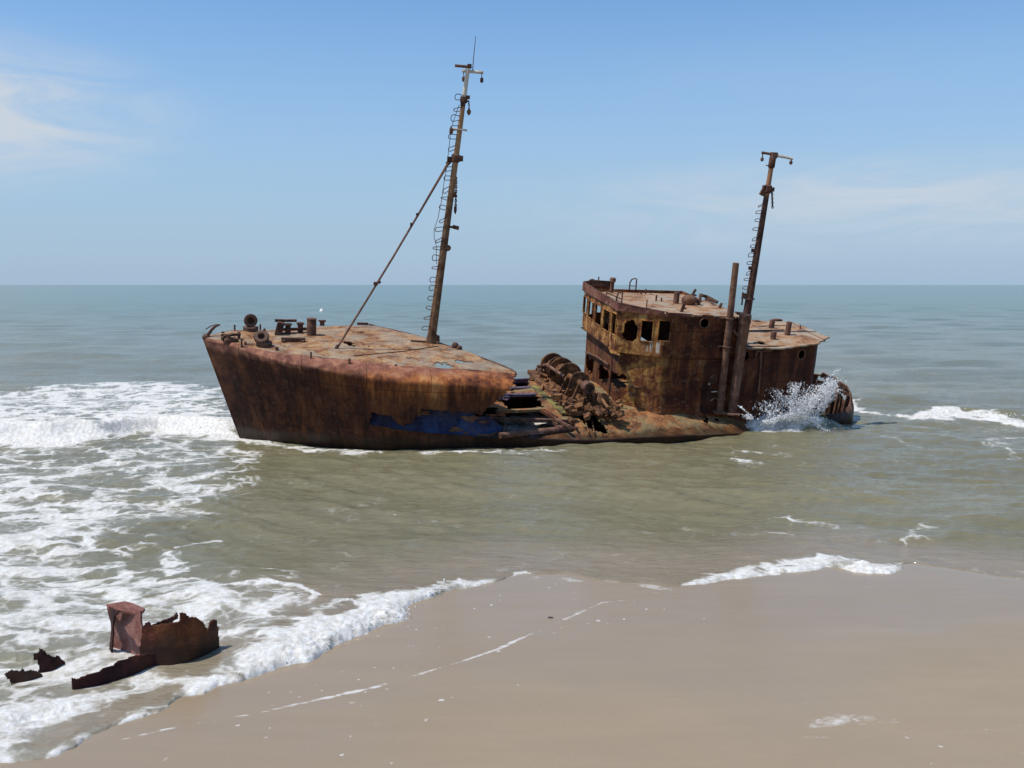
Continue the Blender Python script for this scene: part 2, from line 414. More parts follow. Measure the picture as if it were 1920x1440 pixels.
M_RUBBER = plain('weathered_rubber', (.13, .075, .052), .9)
def spray_mat():
    m, t = newmat('sea_spray')
    a = t.new('ShaderNodeBsdfDiffuse', Color=(.97, .97, .97, 1)); b = t.new('ShaderNodeBsdfTranslucent', Color=(.97, .97, .97, 1))
    n = t.noise(t.new('ShaderNodeNewGeometry').outputs['Position'], 3., 3, .5)
    mx = t.new('ShaderNodeMixShader', i0=t.smooth(n, .2, .8, .35, .55)); t.l.new(a.outputs[0], mx.inputs[1]); t.l.new(b.outputs[0], mx.inputs[2])
    out = t.new('ShaderNodeOutputMaterial'); t.l.new(mx.outputs[0], out.inputs[0]); return m
M_SPRAY = spray_mat()
M_FLOAT = plain('pale_float', (.8, .74, .66), .5)
M_WEED = plain('dark_weed', (.03, .02, .012), .8)

# ================================================================== SHIP
SW = Matrix([list(SM[0]) + [SO[0]], list(SM[1]) + [SO[1]], list(SM[2]) + [SO[2]], [0, 0, 0, 1]])
ship = empty('shipwreck', 'rusted heeling trawler wreck with two masts, stranded in the shallows', 'shipwreck', SW)

Q_ = [0, .35, .76, 1.6, 2.87, 4.1, 5.05, 6.6, 8.0, 9.7, 12, 14, 16, 18, 20, 21.5, 22.4]
B3 = [.06, .5, .9, 1.6, 2.55, 3.2, 3.58, 3.82, 3.86, 3.78, 3.7, 3.6, 3.4, 3.1, 2.3, 1.2, .1]
Z3 = [3.26, 3.27, 3.27, 3.12, 3.0, 2.91, 2.83, 2.78, 2.72, 2.58, 2.8, 2.8, 2.8, 2.8, 2.8, 2.8, 2.8]
Q1 = [0, .4, 1.3, 2.65, 3.95, 5.1, 6.7, 8.3, 10, 12, 14, 16, 18, 20, 21.5, 22.4]
B1 = [.05, .38, 1.2, 2.08, 3.0, 3.47, 3.64, 3.70, 3.74, 3.66, 3.5, 3.3, 2.9, 2.1, 1.0, .1]

def smooth_interp(x, X, Y):
    # monotone-ish cubic through samples
    X = np.array(X, float); Y = np.array(Y, float)
    d = np.gradient(Y, X); i = np.clip(np.searchsorted(X, x) - 1, 0, len(X) - 2)
    h = X[i + 1] - X[i]; t = np.clip((x - X[i]) / h, 0, 1)
    return (2 * t**3 - 3 * t**2 + 1) * Y[i] + (t**3 - 2 * t**2 + t) * h * d[i] + (-2 * t**3 + 3 * t**2) * Y[i + 1] + (t**3 - t**2) * h * d[i + 1]

def stem(z): return -1.12 * z / 3.35

def hull_ctrl(q):
    r = np.minimum(1, q / 4.5)
    b3 = smooth_interp(q, Q_, B3); z3 = smooth_interp(q, Q_, Z3); b1 = smooth_interp(q, Q1, B1)
    C = [(b1 * .85, 0 * q - 1.2), (b1, 0 * q + .55), (b1 * .45 + b3 * .55, 0 * q + 1.75), (b3 * .985, z3 - .45), (b3, z3), (b3 - .10 * r, z3 + .14 * r + .02),
         (b3 - .32 * r, z3 + .25 * r + .04), (np.maximum(b3 - .72 * r, .02), z3 + .33 * r + .06)]
    return C

def hull_pt(q, t):
    C = hull_ctrl(q); n = len(C)
    T = np.array([0, .22, .45, .64, .74, .82, .91, 1.0])
    i = np.clip(np.searchsorted(T, t) - 1, 0, n - 2)
    f = (t - T[i]) / (T[i + 1] - T[i])
    B = np.stack([c[0] + 0 * q for c in C]); Z = np.stack([c[1] + 0 * q for c in C])
    def cr(A):
        k = np.arange(len(q)) if A.ndim == 2 else None
        g = lambda j: np.take_along_axis(A, np.clip(j, 0, n - 1)[None], 0)[0]
        p0, p1, p2, p3 = g(i - 1), g(i), g(i + 1), g(i + 2)
        return .5 * (2 * p1 + (p2 - p0) * f + (2 * p0 - 5 * p1 + 4 * p2 - p3) * f**2 + (-p0 + 3 * p1 - 3 * p2 + p3) * f**3)
    return np.maximum(cr(B), .02), cr(Z)

def hull_grid(q0, q1, t0, t1, nq, nt, side):
    qs = q0 + (q1 - q0) * np.linspace(0, 1, nq) ** (1.15 if q0 == 0 else 1); ts = np.linspace(t0, t1, nt)
    Qg, Tg = np.meshgrid(qs, ts, indexing='ij')
    b, z = hull_pt(Qg.ravel(), Tg.ravel())
    x = stem(z) + Qg.ravel()
    b = b - .016 * np.abs(np.sin(np.pi * x / .62)) ** .6 * sstep(.3, 1.2, b) * sstep(3.1, 2.6, z)
    P = np.stack([x, side * b, z], 1).reshape(nq, nt, 3)
    return P

RIMX = [3.6, 4.35, 5.62, 7.85, 9.81, 12]; RIMZ = [1.45, 1.37, 1.25, 1.13, 1.04, 1.04]
hull = MB()
# port bow shell with the torn opening
P = hull_grid(0, 10.0, 0, 1, 260, 110, -1)
X, Z = cell(P[..., 0]), cell(P[..., 2])
jn = fbm2(X * 5.2, Z * 5.2, 4, 3) * .06
Xn, Zn = X + jn, Z + fbm2(X * 4.7 + 9, Z * 4.7, 4, 8) * .05
rim = np.interp(X, RIMX, RIMZ)
P0 = None
top = np.interp(X, [3.7, 4.0, 5.36, 6.9, 8.0], [2.18, 2.17, 2.07, 1.92, 1.8])
tear = (Xn > 3.95) & (Z > rim) & (Zn < top)
plate = ((X > 3.9) & (Xn < 5.4) & (Zn > 1.80 - .0 * X)) | ((Xn > 4.62) & (Xn < 5.36) & (Zn > 1.42 + np.abs(Xn - 4.92) * 1.0)) 
tear &= ~plate
cut = np.where(Z > 1.7, 8.52 - np.maximum(0, 3.08 - Zn) * 1.12 + jn, 99)
cut = np.where(Z <= 1.9, 8.0, cut)
keep = ~tear & (X < cut)
keep &= ~((np.abs(Xn - 5.95) < .26 - .0) & (np.abs(Z - (2.62 - .25 * (X - 5.95))) < .0))
V, F = sheet(P, keep, .035, .018, 1.1, 1); F = F[:, ::-1]
hull.add(V, F)
# starboard bow shell
P = hull_grid(0, 6.3, 0, 1, 150, 60, 1)
X, Z = cell(P[..., 0]), cell(P[..., 2])
keep = X < 4.45 + fbm2(X * 4, Z * 4, 3, 12) * .12 + np.where(Z < 1.4, 1.0, 0)
V, F = sheet(P, keep, .035, .015, 1.1, 2); hull.add(V, F)

# low hull sides below the main deck, both sides
EX = [4, 8, 10, 11.3, 12, 14, 16, 18, 20, 21.4, 22.0]
EB = [3.45, 3.78, 3.86, 3.86, 3.74, 3.55, 3.25, 2.85, 2.1, 1.15, .05]
EZ = [1.35, 1.12, 1.03, 1.03, 1.04, 1.06, 1.05, .60, .3, .3, .3]
ZC = [1.5, 1.52, 1.55, 1.62, 1.74, 1.76, 1.70, 1.05, .7, .5, .5]
def deck_z(x, y):
    be = smooth_interp(np.asarray(x, float), EX, EB); ze = np.interp(x, EX, EZ); zc = np.interp(x, EX, ZC)
    return ze + (zc - ze) * (1 - np.clip(np.abs(y) / be, 0, 1) ** 2.3)
for side in (-1, 1):
    xs = np.linspace(7.75 if side < 0 else 4.3, 22.0, 200); ts = np.linspace(0, 1, 14)
    Xg, Tg = np.meshgrid(xs, ts, indexing='ij')
    be = smooth_interp(Xg, EX, EB); ze = np.interp(Xg, EX, EZ)
    zz = -1.2 + (ze + .03 + 1.2) * Tg; bb = be * (.85 + .15 * np.sqrt(Tg))
    P = np.stack([Xg, side * bb, zz], 2)
    V, F = sheet(P, np.ones((199, 13), bool), .04, .012, 1.3, 4); hull.add(V, F[:, ::-1] if side < 0 else F)
# rubbing rim along the torn edge
xs = np.linspace(3.9, 14.5, 60)
rb = []
for x in xs:
    z = np.interp(x, RIMX, RIMZ) if x < 8 else np.interp(x, EX, EZ) + .03
    if x < 8:
        q = np.array([x - stem(z)]); tt = np.linspace(0, .5, 80); bq, zq = hull_pt(np.repeat(q, 80), tt); y = -np.interp(z, zq, bq) - .01
    else: y = -float(smooth_interp(np.array(x), EX, EB)) - .01
    rb.append((x, y, z))
hull.tube(rb, .035, 6)
# stem bar
hull.tube([(stem(z) - .0, 0, z) for z in np.linspace(-1.2, 3.36, 12)], .06, 8)
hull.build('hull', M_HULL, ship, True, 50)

# whaleback foredeck
AFT = [(4.35, 3.4), (5.3, 1.9), (6.2, .6), (6.55, -.1), (7.3, -1.2), (8.05, -2.1), (8.36, -2.6), (8.46, -2.9), (8.40, -3.2)]
nq, ny = 190, 130
qs = np.linspace(0.02, 10.2, nq) ** 1.0; ws = np.linspace(-1, 1, ny)
Qg, Wg = np.meshgrid(qs, ws, indexing='ij')
C = hull_ctrl(Qg.ravel()); b4 = C[-1][0].reshape(nq, ny); z4 = C[-1][1].reshape(nq, ny)
camber = .12 * np.minimum(1, Qg / 4)
zz = z4 + camber * (1 - Wg**2); yy = b4 * Wg; xx = stem(z4) + Qg
P = np.stack([xx, yy, zz], 2)
X, Y = cell(xx), cell(yy)
jn = fbm2(X * 4, Y * 4, 4, 21) * .05
AX = np.array(sorted([(p[1], p[0]) for p in AFT]))
aft = np.interp(Y, AX[:, 0], AX[:, 1])
keep = X + jn * .6 < aft
def dhole(u, v, ru, rv, z=3.22, ang=0):
    p = loc(u, v, z=z); a = loc(u + ru, v, z=z); rx = abs(a[0] - p[0]); ry = abs(loc(u, v + rv, z=z)[1] - p[1])
    return p[0], p[1], rx, ry
foredeck_holes = [dhole(652, 648, 11, 3, 3.3), dhole(660, 651, 5, 3, 3.3), dhole(677, 621, 7, 2, 3.35), dhole(832, 688, 17, 5, 3.15), dhole(870, 677, 20, 1.8, 3.2), dhole(771, 671, 9, 1.2, 3.25), dhole(690, 651, 3, 1, 3.3), dhole(820, 684, 8, .8, 3.2)]
jx = fbm2(X * 7, Y * 7, 3, 33) * .06; jy = fbm2(X * 7 + 4, Y * 7 + 4, 3, 37) * .12
for (hx, hy, rx, ry) in foredeck_holes:
    keep &= ~((((X + jx - hx) / rx) ** 2 + ((Y + jy - hy) / ry) ** 2) < 1)
V, F = sheet(P, keep, .03, .022, 1.0, 6)
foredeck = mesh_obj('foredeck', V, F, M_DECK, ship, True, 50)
# coaming along the aft edge of the foredeck
def fd_z(x, y):
    q = np.array([x + 1.05]); C = hull_ctrl(q); w = np.clip(abs(y) / C[-1][0][0], 0, 1)
    return float(C[-1][1][0] + .12 * min(1, q[0] / 4) * (1 - w * w))
mb = MB()
pts = []
for i in range(len(AFT) - 1):
    for k in range(5):
        f = k / 5; x = AFT[i][0] * (1 - f) + AFT[i + 1][0] * f; y = AFT[i][1] * (1 - f) + AFT[i + 1][1] * f
        pts.append((x, y, fd_z(x, y) + .0))
mb.tube(pts, .035, 6); mb.build('deck_edge_bar', M_METAL, ship)

# main deck, broken open forward of the winch
nx, ny = 330, 130
xs = np.linspace(3.8, 21.95, nx); ws = np.linspace(-1, 1, ny)
Xg, Wg = np.meshgrid(xs, ws, indexing='ij'); be = smooth_interp(Xg, EX, EB) - .01
yy = be * Wg; zz = deck_z(Xg, yy); P = np.stack([Xg, yy, zz], 2)
X, Y = cell(Xg), cell(yy)
jx = fbm2(X * 5, Y * 5, 4, 41) * .07; jy = fbm2(X * 5 + 7, Y * 5, 4, 43) * .09
keep = np.ones_like(X, bool)
def lp(pts, z): return [tuple(loc(u, v, z=z)[:2]) for u, v in pts]
DH = [lp([(936, 746), (1004, 744), (1020, 766), (950, 771)], 1.45),
      lp([(905, 776), (1018, 773), (1046, 791), (930, 799)], 1.38),
      lp([(930, 802), (1072, 797), (1078, 806), (940, 813)], 1.22),
      lp([(1078, 786), (1098, 778), (1143, 811), (1100, 806)], 1.22),
      lp([(1303, 781), (1316, 780), (1324, 795), (1314, 795)], 1.2),
      lp([(880, 772), (930, 768), (945, 775), (905, 790)], 1.4),
      lp([(955, 712), (985, 710), (992, 724), (970, 728)], 1.5)]
for h in DH: keep &= ~inpoly(X + jx, Y + jy, h)
for (u, v) in ((1322, 808), (1342, 806), (1236, 800)):
    p = loc(u, v, z=1.0); keep &= ~(((X - p[0]) / .09) ** 2 + ((Y - p[1]) / .12) ** 2 < 1)
keep &= ~((X < 7.2) & (Y < -2.6))
V, F = sheet(P, keep, .03, .03, 1.4, 9)
mesh_obj('main_deck', V, F, M_LOWDECK, ship, True, 50)

# blue painted inner side behind the tear
nx, nz = 120, 40
xs = np.linspace(3.7, 8.25, nx); ts = np.linspace(0, 1, nz)
Xg, Tg = np.meshgrid(xs, ts, indexing='ij')
zb = np.interp(Xg, RIMX, RIMZ) - .05; zt = np.interp(Xg, [3.7, 6.9, 7.5, 8.25], [2.2, 2.05, 1.75, 1.2])
zz = zb + (zt - zb) * Tg
yo = np.interp(Xg, [3.7, 4.35, 5.0, 8.25], [-3.15, -3.38, -3.52, -3.68])
yy = yo + .35 * Tg**.8 + .10 * np.sin(Tg * 3.1) 
P = np.stack([Xg, yy, zz], 2); X, T = cell(Xg), cell(Tg); Zc = cell(zz)
keep = np.ones_like(X, bool)
keep &= ~((((X - 7.35) / .28) ** 2 + ((Zc - 1.72) / .05) ** 2) < 1)
V, F = sheet(P, keep, .03, .05, 1.6, 14)
bl = mesh_obj('inner_bulwark', V, F, M_BLUE, ship, True, 50, 'dented plating in faded dark blue paint')
# patches where the blue paint has come off (own thin scab plates standing just proud)
for (u, v, ru, rv) in ((797, 778, 13, 4), (883, 787, 16, 5), (908, 793, 10, 2), (855, 805, 12, 4), (873, 810, 5, 2)):
    mb = MB(); c = loc(u, v, y=-3.5)
    a = np.linspace(0, 2 * math.pi, 18, endpoint=False)
    rr = 1 + .25 * np.sin(a * 3 + u) + .15 * np.sin(a * 5 + v)
    q = [loc(u + ru * r * math.cos(k), v + rv * r * math.sin(k), y=-3.5) for k, r in zip(a, rr)]
    V = []
    for p in q + [c]:
        zb0 = np.interp(p[0], RIMX, RIMZ) - .05; zt0 = np.interp(p[0], [3.7, 6.9, 7.5, 8.25], [2.2, 2.05, 1.75, 1.2])
        t0 = np.clip((p[2] - zb0) / (zt0 - zb0), 0, 1)
        y0 = np.interp(p[0], [3.7, 4.35, 5.0, 8.25], [-3.15, -3.38, -3.52, -3.68]) + .35 * t0**.8 + .10 * math.sin(t0 * 3.1)
        V.append((p[0], y0 - .085, p[2]))
    n = len(q); V2 = V[:n] + [(x, y + .07, z) for x, y, z in V[:n]] + [V[n]]
    F = [(i, (i + 1) % n, n + (i + 1) % n, n + i) for i in range(n)] + [((i + 1) % n, i, 2 * n) for i in range(n)]
    mb.add(V2, F); mb.build('rust_scab', M_PIPE, bl)

# beams of the broken deck
def beam(a, b, w, h, mat, name='deck_beam', za=1.4, zb=None):
    mb = MB(); p = loc(*a, z=za); q = loc(*b, z=za if zb is None else zb); mb.bar(p, q, w, h); return mb.build(name, mat, ship)
beam((925, 742), (1006, 740), .22, .09, M_PURPLE, za=1.55)
beam((905, 786), (1080, 790), .10, .12, M_PIPE, za=1.38)
beam((948, 796), (946, 812), .10, .12, M_METAL, za=1.3)
beam((930, 772), (1022, 768), .16, .10, M_LOWDECK, za=1.45)
beam((1010, 768), (1068, 800), .08, .08, M_PIPE, za=1.45)
beam((1030, 786), (1046, 798), .06, .10, M_METAL, za=1.35)
beam((1062, 782), (1082, 803), .06, .08, M_PIPE, za=1.35)
beam((1010, 765), (1042, 783), .20, .05, M_HOUSEB, za=1.47)
beam((1098, 792), (1104, 812), .04, .04, M_LOWDECK, za=1.25)
beam((1110, 788), (1114, 812), .04, .04, M_LOWDECK, za=1.25)
beam((935, 716), (990, 713), .12, .16, M_PURPLE, za=1.55)
beam((960, 728), (1000, 726), .18, .06, M_PURPLE, za=1.55)
mb = MB(); mb.bar(loc(1000, 724, z=1.58), loc(1060, 776, z=1.50), .24, .07); mb.build('hatch_coaming', M_MOSS, ship, label='coaming grown over with yellow green moss')
# torn scrap hanging at the aft end of the whaleback
for k in range(16):
    u = random.uniform(885, 985); v = 772 - (u - 885) * .45 + random.uniform(-8, 8)
    p = loc(u, v, z=1.55); mb = MB()
    mb.box(p + np.array([0, 0, random.uniform(0, .12)]), (random.uniform(.1, .4), random.uniform(.08, .25), random.uniform(.03, .12)), rot('z', random.uniform(0, 3)) @ rot('x', random.uniform(-.5, .5)))
    mb.build('torn_plate', M_PURPLE, ship)

# ---------------------------------------------------------------- foremast
mA = loc(808, 642, y=0); mT = loc(878, 125, y=0)
def fm(v):
    f = (v - 642) / (125 - 642); return loc(808 + 70 * f, v, y=0)
def fr(v): return .062 + (.150 - .062) * ((v - 125) / (642 - 125))
mb = MB(); vs = np.linspace(646, 128, 28)
mb.tube([fm(v) for v in vs], [fr(v) for v in vs], 14)
mb.tube([fm(654), fm(628)], [.20, .155], 14)
foremast = mb.build('foremast', M_MAST, ship)
def rung(mast, c, r, mat, w=.10, L=.23, droop=0.0):
    mb = MB(); c = np.array(c); tl = random.gauss(.5, .16); dr = random.gauss(0, .012); L *= random.uniform(.82, 1.1)
    if random.random() < .18: dr -= random.uniform(.03, .09); L *= .8
    droop += -dr
    pts = [c + np.array([-r * .5, -w * .45, w * .5])]
    for a in np.linspace(-90, 90, 9):
        pts.append(c + np.array([-L - w * .5 * math.cos(math.radians(a)) - r * .6, w * .5 * math.sin(math.radians(a)), -droop - tl * w * math.sin(math.radians(a)) + random.uniform(-.006, .006)]))
    pts.append(c + np.array([-r * .5, w * .45, -w * .5]))
    mb.tube(pts, .013, 5); mb.build('rung', mat, mast)
for v in [183, 205, 222, 240, 257, 276, 316, 334, 352, 373, 391, 410, 429, 447, 466, 484, 502, 524, 540, 560, 578, 595, 615]:
    rung(foremast, fm(v), fr(v), M_METAL, .13, random.uniform(.17, .23), random.choice([0, 0, 0, .03, -.03, .06]))
def sub(name, mat, parent, fn, label=None):
    mb = MB(); fn(mb); return mb.build(name, mat, parent, label=label)
def subs(name, mat, parent, fns):
    for f in fns: sub(name, mat, parent, f)
F = lambda u, v, y=0.: loc(u, v, y=y)
sub('crossbar', M_CROSS, foremast, lambda b: b.tube([F(867, 133, .1), F(906, 136, -.1)], .05, 10))
sub('crossbar', M_PIPE, foremast, lambda b: (b.tube([F(853, 123), F(884, 126)], .045, 8), b.box(F(880, 123), (.12, .14, .10))))
sub('antenna', M_METAL, foremast, lambda b: b.tube([F(886, 134), F(888, 108), F(892, 68)], [.016, .014, .008], 6))
for (u, v0, v1, y) in ((869, 136, 152, .1), (903, 138, 155, -.1)):
    sub('hanging_lamp', M_METAL, foremast, lambda b: (b.tube([F(u, v0, y), F(u + .5, v0 + 8, y)], .012, 5), b.lathe(F(u + .5, v0 + 7, y), (0, 0, -1), [(0, .02), (.03, .05), (.13, .055), (.17, .02)], 8)))
sub('block', M_WINCH, foremast, lambda b: (b.tube([F(873, 190), F(880, 190)], .03, 6), b.chain(F(879, 190), F(879.5, 206), .07, .012), b.lathe(F(879.5, 204), (0, 0, -1), [(0, .02), (.07, .07), (.14, .06), (.20, .02)], 8)))
sub('collar', M_METAL, foremast, lambda b: (b.lathe(fm(187), mT - mA, [(-.1, .09), (-.08, .12), (.08, .12), (.1, .09)], 12), b.box(fm(182) + np.array([.1, 0, 0]), (.16, .1, .12)), b.box(fm(196) + np.array([-.02, -.06, 0]), (.14, .1, .12))))
sub('ring', M_CROSS, foremast, lambda b: (b.torus(fm(243), (.1, 0, 1), .22, .022, 18, 6), b.bar(fm(243) + np.array([-.22, 0, 0]), fm(243) + np.array([.22, 0, 0]), .05, .05)))
sub('block', M_METAL, foremast, lambda b: b.lathe(F(846, 246), (0, 0, -1), [(-.12, .02), (-.08, .06), (.06, .06), (.10, .02)], 8))
sub('collar', M_METAL, foremast, lambda b: (b.lathe(fm(296), mT - mA, [(-.14, .10), (-.1, .15), (.08, .15), (.12, .1)], 12), b.box(F(862, 297), (.2, .16, .18)), b.box(F(845, 298), (.22, .12, .14)), b.tube([F(848, 298), F(838, 308)], .07, 8)))
sub('chain', M_METAL, foremast, lambda b: (b.box(F(854, 334), (.1, .1, .1)), b.chain(F(855.5, 335), F(854, 400), .09, .016), b.box(F(850, 365), (.18, .16, .16))))
sub('hook', M_METAL, foremast, lambda b: b.lathe(F(854, 386), (0, 0, -1), [(0, .02), (.05, .05), (.18, .045), (.26, .01)], 8))
sub('bracket', M_METAL, foremast, lambda b: (b.bar(F(838, 425), F(850, 426), .08, .07), b.bar(F(849, 425), F(860, 428), .14, .12)))
sub('lug', M_METAL, foremast, lambda b: b.ball(F(839, 465), .12, 10, (1, 1, .9)))
sub('lug', M_METAL, foremast, lambda b: (b.box(F(816, 633), (.12, .14, .22)), b.box(F(820, 637), (.14, .16, .1)), b.ball(F(821, 632), .07, 8), b.bar(F(770, 639), F(804, 641), .05, .05)))
sub('halyard', M_METAL, foremast, lambda b: b.tube([F(861, 196), F(852, 222), F(846, 240), F(842, 275), F(838, 310), F(832, 345), F(828, 375), F(821, 410), F(814, 430), F(814, 445), F(818, 460), F(818.5, 495)], .010, 5))

fs = [loc(844, 300, y=0), loc(703, 535, y=-1.1), loc(626, 662, z=3.22)]
fs = [fs[0], fs[0] + (fs[2] - fs[0]) * .25 + np.array([0, 0, -.05]), fs[0] + (fs[2] - fs[0]) * .5 + np.array([0, 0, -.08]), fs[0] + (fs[2] - fs[0]) * .75 + np.array([0, 0, -.05]), fs[2]]
mb = MB(); mb.tube(fs, [.045, .036, .034, .034, .036], 7); forestay = mb.build('forestay', M_PIPE, ship)
foot = fs[-1]
sub('stay_foot', M_METAL, forestay, lambda b: (b.lathe(foot + np.array([0, 0, -.06]), (.35, .1, .9), [(0, .14), (.06, .13), (.16, .07), (.34, .05)], 10), b.box(foot + np.array([-.08, 0, -.06]), (.42, .16, .07)), b.box(foot + np.array([.04, 0, -.03]), (.14, .26, .10))))
sub('turnbuckle', M_METAL, forestay, lambda b: (b.box(fs[0] + (fs[-1] - fs[0]) * .645, (.14, .1, .10)), b.ball(fs[0] + (fs[-1] - fs[0]) * .637 + np.array([.08, 0, 0]), .06, 8)))
subs('wire_clip', M_METAL, forestay, [lambda b: b.box(fs[0] + (fs[-1] - fs[0]) * .285, (.1, .07, .07)), lambda b: b.box(fs[0] + (fs[-1] - fs[0]) * .34 , (.06, .09, .12))])
pw = [loc(630, 668, z=3.2)]
for (u, v) in ((665, 667), (710, 663), (760, 658), (800, 652), (822, 649)):
    p = loc(u, v, z=3.3); p = loc(u, v, z=fd_z(p[0], p[1]) + .03); pw.append(p)
sub('slack_wire', M_METAL, forestay, lambda b: b.tube(pw, .014, 5))

# ---------------------------------------------------------------- foredeck fittings
def ondeck(u, v, dz=0.0):
    z = 3.2
    for _ in range(6):
        p = loc(u, v, z=z + dz); z = fd_z(p[0], p[1])
    return np.array([p[0], p[1], z])
def post(name, u, v0, v1, r, mat=M_METAL, parent=ship, cap=False, n=12, tilt=(0, 0), base=None):
    b0 = ondeck(u, v0) if base is None else base
    hgt = (v0 - v1) / 55.0
    ax = np.array([tilt[0], tilt[1], 1.0])
    pr = [(-.05, r), (hgt - .02, r), (hgt, r * .92)]
    if cap: pr = [(-.05, r), (hgt * .72, r), (hgt * .74, r * 1.5), (hgt * .95, r * 1.55), (hgt, r * 1.2)]
    mb = MB(); mb.lathe(b0, ax, pr, n); return mb.build(name, mat, parent)
vp = post('vent_post', 584, 629, 598, .155, M_PIPE)
p0 = ondeck(584, 629); sub('vent_cap', M_PIPE, vp, lambda b: b.lathe(p0 + np.array([0, 0, .54]), (0, 0, 1), [(0, .165), (.03, .165), (.035, .12)], 14))
for (u, v0, v1, r) in ((440, 620, 609, .03), (448, 634, 623, .045), (453, 648, 636, .03), (460, 646, 641, .04), (488, 617, 608, .03), (519, 657, 651, .05), (583, 671, 661, .028), (655, 679, 673, .04), (742, 686, 684, .05), (418, 626, 622, .05), (496, 622, 616, .04)):
    post('stanchion_stub', u, v0, v1, r, n=8)
def bitts(b):
    a = ondeck(540, 627); c = ondeck(563, 625)
    for p in (a, c): b.lathe(p, (0, 0, 1), [(-.05, .09), (.30, .09), (.31, .13), (.36, .13), (.37, .08)], 12)
    b.bar(a + np.array([-.25, 0, .16]), c + np.array([.25, 0, .16]), .10, .08)
    b.box((a + c) / 2 + np.array([0, 0, .01]), (.9, .34, .05))
sub('double_bollard', M_METAL, ship, bitts)
wl_a = ondeck(524, 629); wl_c = ondeck(550, 641)
sub('windlass_frame', M_METAL, ship, lambda b: (b.box(wl_a + np.array([0, .1, .22]), (.22, .35, .44), rot('y', .25)), b.bar(wl_a + np.array([-.15, .2, .46]), wl_a + np.array([.55, .25, .46]), .12, .08)))
sub('deck_batten', M_METAL, ship, lambda b: (b.box(wl_c + np.array([0, 0, .06]), (.75, .12, .16)), b.box(wl_c + np.array([-.3, 0, .02]), (.10, .3, .10)), b.box(wl_c + np.array([.3, 0, .02]), (.10, .3, .10))))
def chock(b):
    a = ondeck(432, 640); b.box(a + np.array([0, 0, .05]), (.42, .30, .10), rot('z', .4)); b.bar(a + np.array([-.3, .3, .12]), a + np.array([.3, .35, .16]), .10, .08)
    b.lathe(a + np.array([-.05, -.05, .1]), (0, 0, 1), [(0, .08), (.1, .06), (.14, .1), (.16, .02)], 10); b.bar(a + np.array([-.25, -.1, .1]), a + np.array([-.1, .4, .1]), .06, .12)
sub('mooring_chock', M_METAL, ship, chock)
def fair(b):
    t = np.array([-1.1, 0, 3.36])
    b.tube([t + np.array([.05, 0, 0]), t + np.array([.22, 0, .24]), t + np.array([.36, 0, .38]), t + np.array([.48, .0, .40])], [.06, .045, .05, .02], 7)
    b.tube([t + np.array([.02, .12, .22]), t + np.array([.2, .05, .36]), t + np.array([.36, 0, .40])], .018, 5)
    b.lathe(t + np.array([.04, 0, -.06]), (0, 0, 1), [(0, .13), (.1, .12), (.15, .05)], 8)
sub('bow_fairlead', M_METAL, ship, fair)
sub('deck_cleat', M_METAL, ship, lambda b: (b.box(ondeck(604, 611) + np.array([0, 0, .09]), (.16, .10, .16)), b.box(ondeck(604, 611) + np.array([0, 0, .18]), (.26, .12, .05))))
sub('deck_cleat', M_METAL, ship, lambda b: (b.ball((6.88, -.62, fd_z(6.88, -.62) + .10), .12, 10), b.ball((7.0, -.78, fd_z(7.0, -.78) + .06), .10, 10)))
sub('sheer_lug', M_METAL, ship, lambda b: b.box(ondeck(680, 608) + np.array([0, 0, .02]), (.4, .1, .08)))

# tyres lying on the foredeck
def tyre(name, c, axis, R, r, label, lugs=False):
    o = empty(name, label, 'tyre', SW @ Matrix.Translation(Vector(c)), 'old tyres on the foredeck')
    mb = MB(); ax = np.array(axis, float); ax /= np.linalg.norm(ax); w = r * 1.15
    mb.lathe((0, 0, 0), ax, [(-w * .7, R - r), (-w, R - r * .8), (-w, R + r * .5), (-w * .75, R + r * .9), (w * .75, R + r * .9), (w, R + r * .5), (w, R - r * .8), (w * .7, R - r), (-w * .7, R - r)], 32)
    mb.build('casing', M_RUBBER, o)
    mb = MB(); ref = np.array([0, 0, 1.]) if abs(ax[2]) < .9 else np.array([1., 0, 0])
    a = np.cross(ax, ref); a /= np.linalg.norm(a); b = np.cross(ax, a)
    for k in range(18):
        th = 2 * math.pi * k / 18; d = math.cos(th) * a + math.sin(th) * b
        mb.box((R + r * .92) * d, (r * .45, w * 1.9, r * .55 if lugs else r * .22), np.array([np.cross(ax, d), ax, d]).T)
    mb.build('tread', M_RUBBER, o)
    return o
tc = ondeck(470, 622)
b1 = ondeck(489, 650)
tyre('tyre', tc + np.array([0, 0, .38]), (.22, -1, .10), .165, .055, 'tyre standing upright on the bow rail, seen as an open ring')
tyre('tyre', b1 + np.array([.02, .03, .30]), (-.05, -.75, .75), .165, .06, 'chunky treaded tyre tilted towards the beach on another tyre', True)
tyre('tyre', b1 + np.array([.10, .05, .08]), (.05, -.1, 1), .16, .07, 'lower tyre lying flat under the tilted treaded one', True)
tyre('tyre', tc + np.array([0, .05, .09]), (0, 0, 1), .18, .065, 'tyre lying flat beneath the upright ring tyre')

